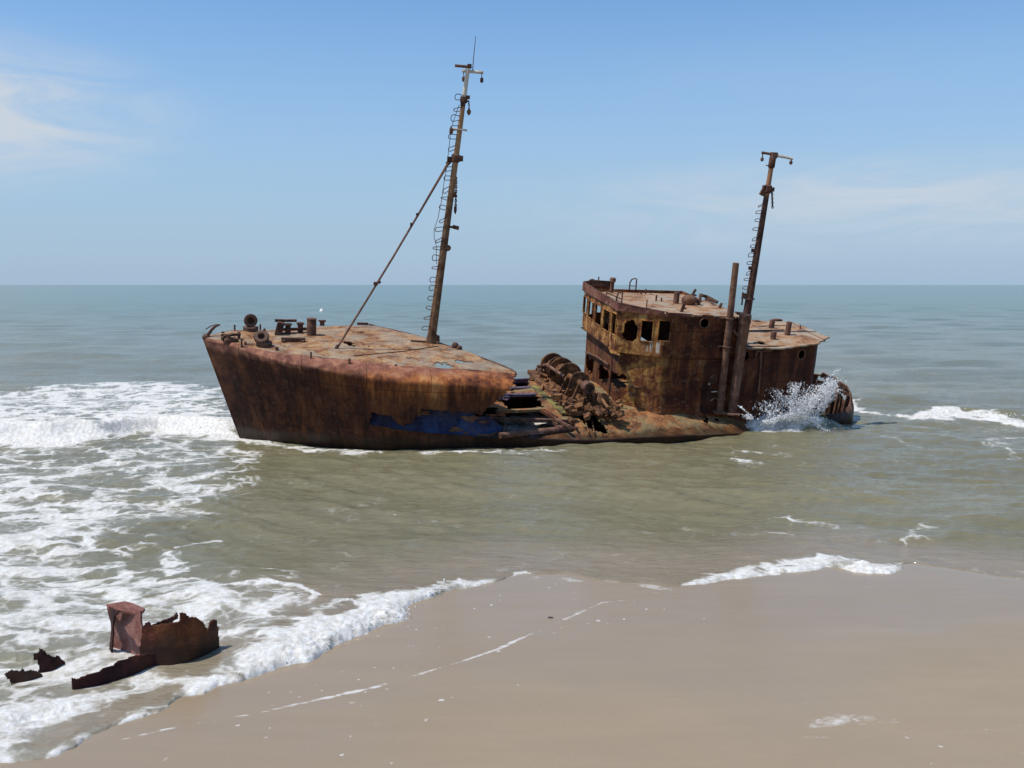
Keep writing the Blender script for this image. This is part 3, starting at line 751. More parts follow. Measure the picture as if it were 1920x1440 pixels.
# ---------------------------------------------------------------- wheelhouse
XF = 12.1
WP = [(16.0, 2.75), (12.55, 2.75), (XF, 2.45), (XF, -1.55), (13.45, -2.4), (16.0, -2.4), (16.0, 2.75)]
def path_len(WPs): return np.concatenate([[0], np.cumsum([math.dist(WPs[i], WPs[i + 1]) for i in range(len(WPs) - 1)])])
def wall(WPs, z0, z1, holes, th=.05, ds=.045, dent=.012, seed=0, top=None, bot=None):
    S = path_len(WPs); lines = set(np.round(np.arange(0, S[-1], ds), 4)) | set(np.round(S, 4))
    for h in holes:
        if h[0] == 'r': lines |= {round(h[1], 4), round(h[2], 4)}
    sl = np.array(sorted(lines)); sl = sl[np.concatenate([[True], np.diff(sl) > .008])]
    zl = set(np.round(np.arange(z0, z1 + 1e-6, ds), 4)) | {z1}
    for h in holes:
        if h[0] == 'r': zl |= {round(h[3], 4), round(h[4], 4)}
    zl = np.array(sorted(zl)); zl = zl[np.concatenate([[True], np.diff(zl) > .008])]
    px = np.interp(sl, S, [p[0] for p in WPs]); py = np.interp(sl, S, [p[1] for p in WPs])
    P = np.zeros((len(sl), len(zl), 3)); P[..., 0] = px[:, None]; P[..., 1] = py[:, None]; P[..., 2] = zl[None]
    sg, zg = np.meshgrid(sl, zl, indexing='ij'); s, z = cell(sg), cell(zg); keep = np.ones_like(s, bool)
    j1 = fbm2(s * 6, z * 6, 3, seed + 50) * .05; j2 = fbm2(s * 6 + 5, z * 6 + 3, 3, seed + 60) * .05
    for h in holes:
        if h[0] == 'r': keep &= ~((s > h[1]) & (s < h[2]) & (z > h[3]) & (z < h[4]))
        elif h[0] == 'e': keep &= ~((((s + j1 * h[5] - h[1]) / h[3]) ** 2 + ((z + j2 * h[5] - h[2]) / h[4]) ** 2) < 1)
        elif h[0] == 'se': keep &= ~((np.abs((s + j1 * h[5] - h[1]) / h[3]) ** 3.2 + np.abs((z + j2 * h[5] - h[2]) / h[4]) ** 3.2) < 1)
        elif h[0] == 'p': keep &= ~inpoly(s + j1 * .6, z + j2 * .6, h[1])
    V, F = sheet(P, keep, th, dent, 1.3, seed)
    return V, F, S
S = path_len(WP)
s_front = lambda y: S[2] + (2.45 - y)
nrm = np.array([-(2.4 - 1.55), -(13.45 - XF), 0]); nrm /= np.linalg.norm(nrm)
def s_ang(u, v):
    p = locp(u, v, (XF, -1.55, 0), nrm); return S[3] + math.hypot(p[0] - XF, p[1] + 1.55), p[2]
def z_at_front(u, v): return loc(u, v, x=XF)
holes = []; frames = []
for (u0, u1, v0, v1) in ((1093, 1102.5, 556, 587), (1105, 1115, 565, 598), (1118, 1130, 572, 610), (1132.5, 1145, 581, 621), (1148, 1163, 588, 630)):
    um, vm = (u0 + u1) / 2, (v0 + v1) / 2
    y0 = loc(u0, vm, x=XF)[1]; y1 = loc(u1, vm, x=XF)[1]
    holes.append(('r', max(s_front(y0), S[2] + .03), min(s_front(y1), S[3] - .03), loc(um, v1, x=XF)[2], min(loc(um, v0, x=XF)[2], 4.66)))
    frames.append(holes[-1])
for k, (u0, u1) in enumerate(((1169.5, 1193.5), (1202, 1225), (1234.5, 1258))):
    a, za = s_ang(u0, 620); b, zb = s_ang(u1, 620)
    if k == 0: holes.append(('se', (a + b) / 2, locp(1181, 620, (XF, -1.55, 0), nrm)[2], (b - a) / 2 + .01, .34, .8))
    else:
        holes.append(('r', a, b, locp((u0 + u1) / 2, 640, (XF, -1.55, 0), nrm)[2], locp((u0 + u1) / 2, 601, (XF, -1.55, 0), nrm)[2])); frames.append(holes[-1])
# starboard side windows, aft opening and porthole
holes.append(('r', S[1] + .05, S[2] - .05, 3.90, 4.60))
holes.append(('r', S[1] - .30, S[1] - .05, 3.95, 4.60))
qa = loc(1203, 616, y=2.75); qb = loc(1216, 642, y=2.75)
holes.append(('p', [(16 - qb[0], qb[2] - .1), (16 - qb[0], qa[2] - .10), (16 - qb[0] + .12, qa[2]), (16 - qa[0], qa[2] + .03), (16 - qa[0], qb[2] - .1)]))
sp = S[4] + (loc(1321, 606, y=-2.42)[0] - 13.45); zp = loc(1321, 606, y=-2.42)[2]
holes.append(('e', sp, zp, .15, .16, .2))
# broken lower corner at the far end of the front
holes.append(('p', [(S[1] - .2, 3.3), (S[2] + .15, 3.3), (S[2] + .22, 3.55), (S[2] + .05, 3.5), (S[2] - .1, 3.62), (S[1] - .2, 3.55)]))
V, Fc, _ = wall(WP, 3.42, 4.84, holes, seed=1)
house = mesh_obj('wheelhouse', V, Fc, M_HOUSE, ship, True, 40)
# lower storey
LP = [(16.0, 2.65), (12.75, 2.65), (12.28, 2.3), (12.28, -1.53), (13.5, -2.36), (16.0, -2.36), (16.0, 2.65)]
SL = path_len(LP); sfl = lambda y: SL[2] + (2.3 - y)
lh = []
for (u, v, ru, rv) in ((1107, 684, 8, 15), (1132, 702, 9, 16), (1155, 713, 9.5, 15)):
    c = loc(u, v, x=12.28); e = loc(u + ru, v + ru * .6, x=12.28); g = loc(u, v + rv, x=12.28)
    lh.append(('se', sfl(c[1]), c[2], abs(e[1] - c[1]), abs(g[2] - c[2]), 1.4))
qa = loc(1203, 616, y=2.65); qb = loc(1216, 644, y=2.65)
lh.append(('p', [(16 - qb[0], qb[2]), (16 - qb[0], qa[2] - .10), (16 - qb[0] + .12, qa[2]), (16 - qa[0], qa[2] + .03), (16 - qa[0], qb[2])]))
lh += [('r', .6, 1.3, 1.5, 3.0), ('r', 2.0, 2.6, 2.2, 2.9), ('r', 3.0, 3.3, 2.2, 2.7)]
V, Fc, _ = wall(LP, 1.15, 3.46, lh, seed=2)
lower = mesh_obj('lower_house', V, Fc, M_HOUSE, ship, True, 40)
# ledge between the storeys
mb = MB(); n_ = len(WP)
o1 = [(XF - .03, 2.47), (XF - .03, -1.57), (13.48, -2.42)]
pts = [(x, y, 3.42) for x, y in [(12.55, 2.78)] + o1]
mb.tube(pts, .022, 6); mb.build('ledge', M_HOUSE, house)
# floor between the storeys
FP = [(16.0, 2.75), (14.0, 2.75), (13.9, -2.4), (16.0, -2.4)]      # the forward half of the floor has rusted away
V = np.array([[x, y, 3.40] for x, y in FP] + [[x, y, 3.36] for x, y in FP]); k = len(FP)
mesh_obj('wheelhouse_floor', V, [tuple(range(k)), tuple(range(2 * k - 1, k - 1, -1))] + [(i, (i + 1) % k, k + (i + 1) % k, k + i) for i in range(k)], M_HOUSEB, house, False)
# inside partition that darkens the room
mb = MB(); mb.box((14.6, .6, 4.1), (.05, 3.5, 1.35)); mb.build('partition', M_HOUSEB, house)
# roof
def roof_sheet(poly, zf, res=.05, th=.05, holes=(), dent=.015, seed=0, jag=.03):
    xs0 = [p[0] for p in poly]; ys0 = [p[1] for p in poly]
    xs = np.arange(min(xs0) - .05, max(xs0) + .1, res); ys = np.arange(min(ys0) - .05, max(ys0) + .1, res)
    Xg, Yg = np.meshgrid(xs, ys, indexing='ij'); P = np.stack([Xg, Yg, zf(Xg, Yg)], 2); X, Y = cell(Xg), cell(Yg)
    jx = fbm2(X * 5, Y * 5, 3, seed + 5) * jag; jy = fbm2(X * 5 + 9, Y * 5, 3, seed + 8) * jag
    keep = inpoly(X + jx, Y + jy, poly)
    for (hx, hy, rx, ry) in holes: keep &= ~((((X + 2 * jx - hx) / rx) ** 2 + ((Y + 3 * jy - hy) / ry) ** 2) < 1)
    return sheet(P, keep, th, dent, 1.2, seed)
RP = [(16.05, 2.6), (12.6, 2.78), (XF - .02, 2.45), (XF - .02, -1.56), (13.48, -2.42), (16.05, -2.48)]
rz = lambda x, y: 4.87 - .035 * np.maximum(0, y + .5) - .006 * y**2 + .0 * x
V, Fc = roof_sheet(RP, rz, .05, .05, [(15.3, -.4, .1, .05)], seed=3)
roof = mesh_obj('roof', V, Fc, M_ROOF, house, True, 45)
# parapet / brow round the front
PP = [(13.3, 2.84), (12.58, 2.82), (XF - .07, 2.5), (XF - .05, -1.58), (12.8, -2.04), (13.48, -2.45), (15.2, -2.45)]
SPp = path_len(PP); sl = np.arange(0, SPp[-1], .05); tz = np.linspace(0, 1, 9)
Sg, Tg = np.meshgrid(sl, tz, indexing='ij')
zt = np.interp(Sg, [0, SPp[1], SPp[2], SPp[3], SPp[5], SPp[6]], [5.08, 5.14, 5.12, 5.06, 4.93, 4.86]); zb = np.interp(Sg, [0, SPp[3], SPp[5], SPp[6]], [4.80, 4.80, 4.79, 4.80])
px = np.interp(Sg, SPp, [p[0] for p in PP]); py = np.interp(Sg, SPp, [p[1] for p in PP])
P = np.stack([px, py, zb + (zt - zb) * Tg], 2)
s_, t_ = cell(Sg), cell(Tg); jn = fbm2(s_ * 5, t_ * 3, 3, 71)
keep = ~((s_ > SPp[5] - .1) & (jn > .05 + .3 * (SPp[6] - s_))) & ~((s_ > SPp[4]) & (t_ < .35) & (jn > .25))
V, Fc = sheet(P, keep, .03, .02, 2.0, 8)
parapet = mesh_obj('parapet', V, Fc, M_PARA, house, True, 40)
mb = MB(); mb.tube([(np.interp(s, SPp, [p[0] for p in PP]), np.interp(s, SPp, [p[1] for p in PP]), np.interp(s, [0, SPp[1], SPp[2], SPp[3], SPp[5]], [5.08, 5.14, 5.12, 5.06, 4.93])) for s in np.arange(0, SPp[5], .1)], .018, 6)
mb.build('parapet_rail', M_METAL, house)
# raised far corner of the parapet
sub('screen', M_METAL, house, lambda b: b.bar((12.3, 2.66, 5.06), (13.2, 2.80, 5.02), .04, .22))
# window frames
for h in frames:
    a, b2, z0, z1 = h[1:5]
    mb = MB()
    def wp(s, z, off=.03):
        x = np.interp(s, S, [p[0] for p in WP]); y = np.interp(s, S, [p[1] for p in WP])
        n = np.array([-1, 0]) if s < S[3] else nrm[:2]
        return (x + n[0] * off, y + n[1] * off, z)
    for (p, q) in (((a, z0), (b2, z0)), ((a, z1), (b2, z1)), ((a, z0), (a, z1)), ((b2, z0), (b2, z1))):
        mb.tube([wp(*p), wp(*q)], .022, 6)
    mb.build('window_frame', M_HOUSE, house)
# porthole ring, door, handles
def ring(b, u, v, y, R, r=.02): b.torus(loc(u, v, y=y), (0, 1, 0), R, r, 20, 6)
sub('porthole_ring', M_PIPE, house, lambda b: ring(b, 1321, 606, -2.44, .165))
dx = loc(1335, 720, y=-2.40)
def door(b):
    c = np.array([dx[0], -2.40, 2.42])
    for k in range(1):
        w, h, r = .33, .88, .16; out = []
        for (cx, cz, a0) in ((w - r, h - r, 0), (-w + r, h - r, 90), (-w + r, -h + r, 180), (w - r, -h + r, 270)):
            for a in np.linspace(a0, a0 + 90, 7): out.append((c[0] + cx + r * math.cos(math.radians(a)), c[2] + cz + r * math.sin(math.radians(a))))
        n = len(out); V = [(x, -2.425, z) for x, z in out] + [(x, -2.37, z) for x, z in out]
        b.add(V, [tuple(range(n - 1, -1, -1))] + [(i, (i + 1) % n, n + (i + 1) % n, n + i) for i in range(n)])
        b.tube([(x, -2.425, z) for x, z in out], .022, 6, closed=True)
sub('door', M_HOUSEB, lower, door)
sub('door_hatch', M_METAL, lower, lambda b: (b.torus((dx[0] + .02, -2.44, 2.72), (0, 1, 0), .13, .02, 16, 6), b.lathe((dx[0] + .02, -2.42, 2.72), (0, -1, 0), [(0, .12), (.015, .12)], 16)))
subs('door_dog', M_CROSS, lower, [lambda b: b.bar((dx[0] - .02, -2.45, 2.28), (dx[0] + .2, -2.45, 2.30), .03, .03), lambda b: b.bar((dx[0] + .0, -2.45, 1.98), (dx[0] + .15, -2.45, 2.08), .03, .03), lambda b: b.box((dx[0] - .12, -2.44, 2.55), (.06, .04, .05)), lambda b: b.box((dx[0] + .45, -2.40, 2.5), (.12, .05, .05))])
a_, za_ = s_ang(1198, 731)
def shelf(b):
    p = locp(1198, 726, (12.28, -1.53, 0), nrm); b.bar(p + np.array([-.25, .1, 0]) - .05 * np.array([nrm[0], nrm[1], 0]) * -1, p + np.array([.35, -.13, .0]), .12, .05)
    p = locp(1186, 739, (12.28, -1.53, 0), nrm); b.box(p, (.28, .14, .10), rot('z', -.4))
sub('shelf_bracket', M_PIPE, lower, shelf)
sub('handrail', M_PIPE, lower, lambda b: b.tube([loc(1098, 660, x=12.2), loc(1118, 668, x=12.15), loc(1141, 684, x=12.2)], .035, 7))
sub('torn_flap', M_HOUSE, house, lambda b: b.box(locp(1158, 659, (XF, -1.6, 0), (1, 0, 0)) + np.array([-.12, 0, 0]), (.34, .4, .03), rot('x', .3) @ rot('y', .3)))
for (u, v, s2) in ((1235, 768, .1), (1202, 772, .06), (1222, 766, .05)):
    p = locp(u, v, (12.28, -1.53, 0), nrm); sub('mooring_eye', M_PIPE, lower, lambda b: b.torus(p + .05 * np.append(nrm[:2], 0), nrm, s2, .025, 14, 6))
# roof fittings
def onroof(u, v):
    z = 4.88
    for _ in range(5):
        p = loc(u, v, z=z); z = float(rz(p[0], p[1]))
    return np.array([p[0], p[1], z])
def rpost(name, u, v0, v1, r, tilt=(0, 0), cap=False, mat=M_METAL): return post(name, u, v0, v1, r, mat, house, cap, 12, tilt, onroof(u, v0))
rpost('capped_vent', 1146, 550, 518, .075, (.04, 0), True, M_PIPE)
rpost('vent_pipe', 1267, 570, 547, .10, (.02, 0), False, M_PIPE)
for (u, v0, v1, r) in ((1121, 541, 515, .025), (1210, 552, 540, .025), (1202, 552, 548, .03), (1230, 565, 553, .03), (1240, 566, 558, .025), (1212, 578, 562, .02), (1128, 552, 542, .015)):
    rpost('stanchion', u, v0, v1, r)
def loop(b, u0, u1, v0, v1, y=None):
    p = onroof(u0, v0); q = onroof(u1, v0 + 1); h = (v0 - v1) / 56.; q = np.array([q[0] * .3 + p[0] * .7 + .1, q[1], p[2]]) if False else q
    b.tube([p, p + np.array([.0, 0, h * .6]), p + (q - p) * .25 + np.array([0, 0, h * .9]), p + (q - p) * .8 + np.array([0, 0, h]), q + np.array([0, 0, h * .95]), q], .026, 6)
    b.tube([p + np.array([0, 0, h * .35]), q + np.array([0, 0, h * .35])], .016, 5)
for (u0, u1, v0, v1) in ((1103, 1113, 536, 519), (1180, 1192, 543, 517), (1155, 1165, 574, 546)):
    sub('grab_rail', M_METAL, house, lambda b: loop(b, u0, u1, v0, v1))
def lowrail(b):
    p = onroof(1137, 556); q = onroof(1164, 568); h = np.array([0, 0, .14])
    b.tube([p + np.array([0, .12, .16]), p + h, p + (q - p) * .4 + h, q + h], .022, 6); b.tube([p + np.array([0, .12, .16]), p + np.array([.5, .15, .18])], .02, 6); b.tube([p, p + h], .02, 6)
sub('low_rail', M_METAL, house, lowrail)
rb1, rb2, rb3, rb4 = onroof(1298, 553), onroof(1312, 567), onroof(1348, 579), onroof(1277, 586)
subs('roof_bracket', M_METAL, house, [lambda b: (b.tube([rb1, rb1 + np.array([.12, 0, .22])], .05, 7), b.box(rb1, (.3, .14, .05))),
    lambda b: (b.tube([rb3, rb3 + np.array([.08, 0, .2])], .045, 7), b.box(rb3, (.2, .12, .05))), lambda b: (b.bar(rb4, rb4 + np.array([.08, 0, .30]), .06, .10), b.box(rb4 + np.array([.08, .0, .14]), (.16, .06, .05)))])
sub('bent_pipe', M_METAL, house, lambda b: b.tube([rb2, rb2 + np.array([.12, .3, .22]), rb2 + np.array([.38, .3, .16]), rb2 + np.array([.62, -.1, .04])], .06, 7))
sub('roof_beam', M_METAL, house, lambda b: b.bar(onroof(1325, 560), onroof(1340, 575), .14, .10))
# fallen cowl on the roof
cp = onroof(1293, 572)
cowl = empty('ventilator_cowl', 'rusty rounded ventilator cowl lying on its side on the wheelhouse roof', 'ventilator', SW @ Matrix.Translation(Vector(cp)))
def cw(b): b.lathe((-.28, .05, .16), (1, -.12, .02), [(0, .02), (.01, .09), (.06, .145), (.16, .19), (.28, .19), (.40, .16), (.50, .10), (.52, .07), (.5, .05), (.3, .02)], 20)
sub('bowl', M_PIPE, cowl, cw)
sub('neck', M_METAL, cowl, lambda b: b.lathe((.2, -.01, .15), (1, -.1, -.12), [(0, .09), (.10, .085), (.11, .13), (.15, .13), (.16, .07)], 14))

# ---------------------------------------------------------------- aft deckhouse
AP = [(15.95, 2.2), (18.6, 2.0), (19.3, 1.5), (19.75, .0), (19.65, -1.15), (19.2, -1.8), (17.8, -2.2), (16.05, -2.36)]
SA = path_len(AP)
ah = []
for (u, v, R_) in ((1507, 666, .17), (1399, 668, .13)):
    p = loc(u, v, y=-2.1 if u > 1450 else -2.33)
    d = [math.hypot(p[0] - np.interp(s, SA, [q[0] for q in AP]), p[1] - np.interp(s, SA, [q[1] for q in AP])) for s in np.linspace(SA[4], SA[-1], 300)]
    ah.append(('e', float(np.linspace(SA[4], SA[-1], 300)[int(np.argmin(d))]), p[2], R_ * .85, R_, .3))
V, Fc, _ = wall(AP, .2, 3.84, ah, seed=5, ds=.06)
ahouse = mesh_obj('aft_deckhouse', V, Fc, M_HOUSEB, ship, True, 40)
ARP = [(15.95, 2.1), (18.7, 2.15), (20.0, 1.6), (19.95, -1.35), (19.1, -2.1), (17.75, -2.46), (16.0, -2.52)]
arz = lambda x, y: 3.86 + .05 * np.maximum(0, x - 17.5) - .012 * y**2
V, Fc = roof_sheet(ARP, arz, .05, .045, [(loc(1426, 640, z=3.9)[0], loc(1426, 640, z=3.9)[1], .28, .22)], seed=7, jag=.05)
mesh_obj('roof', V, Fc, M_ROOF, ahouse, True, 45)
def onaft(u, v):
    z = 3.9
    for _ in range(5):
        p = loc(u, v, z=z); z = float(arz(p[0], p[1]))
    return np.array([p[0], p[1], z])
for (u, v0, v1, r) in ((1446, 616, 598, .10), (1449, 637, 621, .10), (1476, 629, 602, .10)):
    post('vent_pipe', u, v0, v1, r, M_PIPE, ahouse, False, 14, (.03, 0), onaft(u, v0))
post('stanchion', 1500, 618, 609, .02, M_METAL, ahouse, False, 8, (0, 0), onaft(1500, 618))
for (p, q, w_, h_) in (((1405, 622), (1470, 620), .10, .10), ((1410, 610), (1425, 617), .06, .06), ((1422, 613), (1480, 611), .08, .08), ((1495, 620), (1514, 622), .12, .06), ((1374, 637), (1392, 643), .06, .06), ((1374, 643), (1392, 648), .05, .05)):
    sub('roof_beam', M_PIPE, ahouse, lambda b: b.bar(onaft(*p), onaft(*q), w_, h_))
subs('hatch_cover', M_PIPE, ahouse, [lambda b: b.box(onaft(1458, 602) + np.array([0, 0, .03]), (.3, .2, .1)), lambda b: b.box(onaft(1418, 604) + np.array([0, 0, .03]), (.25, .2, .08))])
sub('roof_edge_bar', M_PIPE, ahouse, lambda b: b.tube([onaft(1484, 606), onaft(1515, 624), onaft(1546, 639)], .04, 6))
sq = ah[0][1]; pa, pb = [np.array([np.interp(k, SA, [q[0] for q in AP]), np.interp(k, SA, [q[1] for q in AP])]) for k in (sq - .05, sq + .05)]
tq = (pb - pa) / np.linalg.norm(pb - pa); nq_ = np.array([tq[1], -tq[0], 0]) * -1; nq_ = nq_ if nq_[1] < 0 else -nq_
sub('porthole_ring', M_PIPE, ahouse, lambda b: b.torus(np.append((pa + pb) / 2, ah[0][2]) + nq_ * .03, nq_, .17, .025, 20, 6))
def bulge(b):
    p = loc(1460, 650, y=-2.3); b.lathe((p[0], -1.98, .3), (0, 0, 1), [(0, .3), (3.35, .3), (3.45, .22), (3.5, .05)], 20)
sub('casing', M_HOUSEB, ahouse, bulge)
sub('wall_bracket', M_PIPE, ahouse, lambda b: ([b.bar(loc(u, 657, y=-2.35), loc(u - 3, 672, y=-2.35), .04, .05) for u in (1419, 1428)], b.bar(loc(1417, 659, y=-2.35), loc(1447, 657, y=-2.35), .04, .04)))
sub('drain_pipe', M_PIPE, ahouse, lambda b: b.tube([loc(1428, 662, y=-2.3), loc(1422, 738, y=-2.3)], .03, 6))

# exhaust pipe and funnel trunk beside the house
def pipeA(b):
    p = loc(1349, 772, y=-2.56); q = loc(1380, 493, y=-2.56); b.tube([p, p + (q - p) * .5, q], [.125, .115, .105], 14)
pipe_a = sub('exhaust_pipe', M_PIPE, ship, pipeA)
for v in (597, 650, 748):
    f = (772 - v) / (772 - 493); p = loc(1349 + 31 * f, v, y=-2.56)
    sub('pipe_clamp', M_PIPE, pipe_a, lambda b: (b.torus(p, (0, 0, 1), .13, .025, 14, 6), b.bar(p + np.array([-.28, .06, 0]), p + np.array([.2, .06, 0]), .05, .04)))
sub('foot_flange', M_PIPE, pipe_a, lambda b: b.lathe(loc(1349, 772, y=-2.56) + np.array([0, 0, -.03]), (0, 0, 1), [(0, .22), (.05, .22), (.06, .13), (.14, .13)], 16))
def trunk(b):
    p = loc(1372, 775, y=-2.62); q = loc(1398, 590, y=-2.62); b.tube([p, p + (q - p) * .45, p + (q - p) * .9, p + (q - p) * .92, q], [.14, .17, .185, .2, .2], 16)
trunk_o = sub('funnel_trunk', M_PIPE, ship, trunk)
sub('brace', M_PIPE, trunk_o, lambda b: b.bar(loc(1374, 618, y=-2.6), loc(1393, 642, y=-2.6), .08, .08))
sub('foot_flange', M_PIPE, trunk_o, lambda b: b.lathe(loc(1373, 774, y=-2.62) + np.array([0, 0, -.03]), (0, 0, 1), [(0, .28), (.05, .28), (.06, .16)], 16))
def gusset(b):
    a = [loc(1381, 585, y=-1.9), loc(1396, 587, y=-1.9), loc(1398, 640, y=-1.9), loc(1377, 632, y=-1.9)]
    V = [tuple(p) for p in a] + [tuple(p + np.array([0, .12, 0])) for p in a]
    b.add(V, [(0, 1, 2, 3), (7, 6, 5, 4)] + [(i, 4 + i, 4 + (i + 1) % 4, (i + 1) % 4) for i in range(4)])
sub('gusset_plate', M_METAL, trunk_o, gusset)

# ---------------------------------------------------------------- aft mast
def am(v): f = (v - 590) / (290 - 590); return loc(1400 + 50 * f, v, y=0)
def ar(v): return .075 + (.145 - .075) * ((v - 290) / 300)
mb = MB(); b0 = am(600); b0 = b0 + (b0 - am(420)) * ((b0[2] - 3.8) / (am(420)[2] - b0[2]))
vs = np.linspace(600, 289, 20); mb.tube([b0] + [am(v) for v in vs], [.16] + [ar(v) for v in vs], 14)
aftmast = mb.build('aft_mast', M_MASTB, ship)
for v in (382, 398, 414, 430, 446, 462, 478, 493, 509, 525, 541, 557): rung(aftmast, am(v), ar(v), M_METAL, .11, .17, 0)
sub('crossbar', M_CROSS, aftmast, lambda b: (b.tube([F(1450, 290), F(1487, 298, -.2)], [.06, .04], 10)))
sub('crossbar', M_PIPE, aftmast, lambda b: (b.tube([F(1428, 286, .1), F(1452, 290)], .045, 8), b.box(F(1451, 291), (.2, .2, .2))))
for (u, v0, v1, y) in ((1430, 288, 302, .1), (1484, 299, 308, -.2)):
    sub('hanging_lamp', M_METAL, aftmast, lambda b: (b.tube([F(u, v0, y), F(u - .6, v1 - 6, y)], .02, 5), b.lathe(F(u - .6, v1 - 7, y), (0, 0, -1), [(0, .03), (.04, .06), (.10, .06), (.14, .02)], 8)))
sub('bracket', M_METAL, aftmast, lambda b: (b.tube([F(1436, 310), F(1450, 310)], .02, 6), b.lathe(am(302), am(290) - am(320), [(-.25, .08), (-.2, .115), (.12, .115), (.18, .08)], 12)))
sub('block', M_METAL, aftmast, lambda b: (b.lathe(am(355), am(290) - am(320), [(-.14, .10), (-.1, .14), (.12, .14), (.16, .1)], 12), b.bar(F(1436, 350), F(1427, 366), .10, .16), b.box(F(1437, 352), (.26, .14, .16)), b.box(F(1447, 355), (.16, .12, .14))))
sub('chain', M_METAL, aftmast, lambda b: b.chain(F(1447.5, 358), F(1448.5, 390), .09, .016))
sub('clamp', M_METAL, aftmast, lambda b: (b.torus(am(560), (0, 0, 1), .17, .025, 14, 6), b.bar(F(1392, 556), F(1402, 560), .05, .04), b.tube([F(1393, 548), F(1391, 572)], .03, 6), b.box(F(1395, 553), (.14, .08, .12))))
for v in (470, 503): sub('lug', M_METAL, aftmast, lambda b: b.box(am(v) + np.array([-.16, 0, 0]), (.12, .08, .12)))

# ---------------------------------------------------------------- trawl winch
wa = np.array([11.05, 1.35, 2.28]); wn = np.array([11.15, -1.0, 2.12])
wa = loc(1027, 679, x=10.95); wb = loc(1103, 727, x=11.1); wd = (wb - wa); WL_ = np.linalg.norm(wd); wd /= WL_
mb = MB(); mb.lathe(wa, wd, [(-.05, .10), (WL_ + .0, .10)], 14); mb.lathe(wa + wd * WL_ * .36, wd, [(0, .26), (WL_ * .17, .26)], 20); mb.lathe(wa + wd * WL_ * .14, wd, [(0, .24), (WL_ * .15, .24)], 20)
winch = mb.build('winch', M_WINCH, ship)
for f, R_ in ((.13, .46), (.30, .46), (.37, .48), (.56, .46), (.80, .36)):
    sub('flange', M_WINCH, winch, lambda b: b.lathe(wa + wd * WL_ * f, wd, [(-.03, .06), (-.03, R_ - .02), (-.01, R_), (.02, R_), (.035, R_ - .02), (.035, .06)], 28))
for f in (-.02, .98):
    sub('warping_end', M_PIPE, winch, lambda b: b.lathe(wa + wd * WL_ * f, wd, [(-.16, .17), (-.13, .20), (-.02, .17), (.16, .15), (.22, .19), (.24, .19), (.24, .13), (.1, .12)], 20))
def wframe(b):
    base = np.array([0, 0, 1.5])
    for f in (.08, .62, .74, .9):
        p = wa + wd * WL_ * f
        for dx_ in (-.45, .1, .45):
            b.bar((p[0] + dx_, p[1], 1.46), (p[0] + dx_ * .35, p[1], p[2]), .09, .09, (0, 1, 0))
    for dx_, zz_ in ((-.44, 1.52), (.45, 1.52)):
        p = wa + wd * WL_ * -.02; q = wa + wd * WL_ * 1.02
        b.bar((p[0] + dx_, p[1], zz_ + .1), (q[0] + dx_, q[1], zz_), .10, .10)
    p = wa + wd * WL_ * -.05; q = wa + wd * WL_ * 1.08; b.bar((p[0] - .12, p[1], 1.60), (q[0] - .12, q[1], 1.56), 1.15, .16)
    for k in range(80):
        f = random.uniform(.03, 1.2); p = wa + wd * WL_ * f
        R_ = rot('z', random.uniform(0, 3)) @ rot('x', random.uniform(-.6, .6)) @ rot('y', random.uniform(-.6, .6))
        b.box((p[0] + random.uniform(-.82, .5), p[1] + random.uniform(-.1, .1), random.uniform(1.45, 1.85)), (random.uniform(.06, .35), random.uniform(.05, .25), random.uniform(.04, .2)), R_)
sub('winch_frame', M_WINCH, winch, wframe)
sub('control_rod', M_PIPE, winch, lambda b: (b.tube([loc(1008, 686, x=10.6), loc(1026, 684, x=10.6), loc(1058, 706, x=10.6)], [.05, .06, .05], 8), b.tube([loc(1010, 690, x=10.65), loc(1022, 695, x=10.65)], .06, 8)))
sub('gearbox', M_WINCH, winch, lambda b: (b.box(loc(1124, 752, x=11.6), (.5, .4, .4), rot('z', .2)), b.lathe(loc(1130, 748, x=11.55), (0, -1, .2), [(0, .2), (.12, .2), (.14, .12)], 16), b.tube([loc(1100, 735, x=11.3), loc(1122, 738, x=11.5), loc(1140, 765, x=11.5)], .05, 8), b.box(loc(1085, 745, x=11.2), (.5, .5, .35))))
def scrap(b):
    b.bar(loc(1085, 752, z=1.5), loc(1150, 768, z=1.5), .5, .10)
    for k in range(90):
        u = random.uniform(1072, 1162); v = 742 + (u - 1072) * .22 + random.uniform(-6, 22); p = loc(u, v, z=1.66)
        b.box(p, (random.uniform(.08, .45), random.uniform(.05, .25), random.uniform(.03, .26)), rot('z', random.uniform(0, 3)) @ rot('x', random.uniform(-.8, .8)) @ rot('y', random.uniform(-.5, .5)))
    for k in range(24):
        u = random.uniform(1070, 1160); v = random.uniform(732, 778); p = loc(u, v, z=1.7); q = p + np.array([random.uniform(-.4, .4), random.uniform(-.3, .3), random.uniform(-.15, .25)])
        b.tube([p, (p + q) / 2 + np.array([0, 0, .05]), q], .025, 6)
sub('twisted_scrap', M_WINCH, winch, scrap)

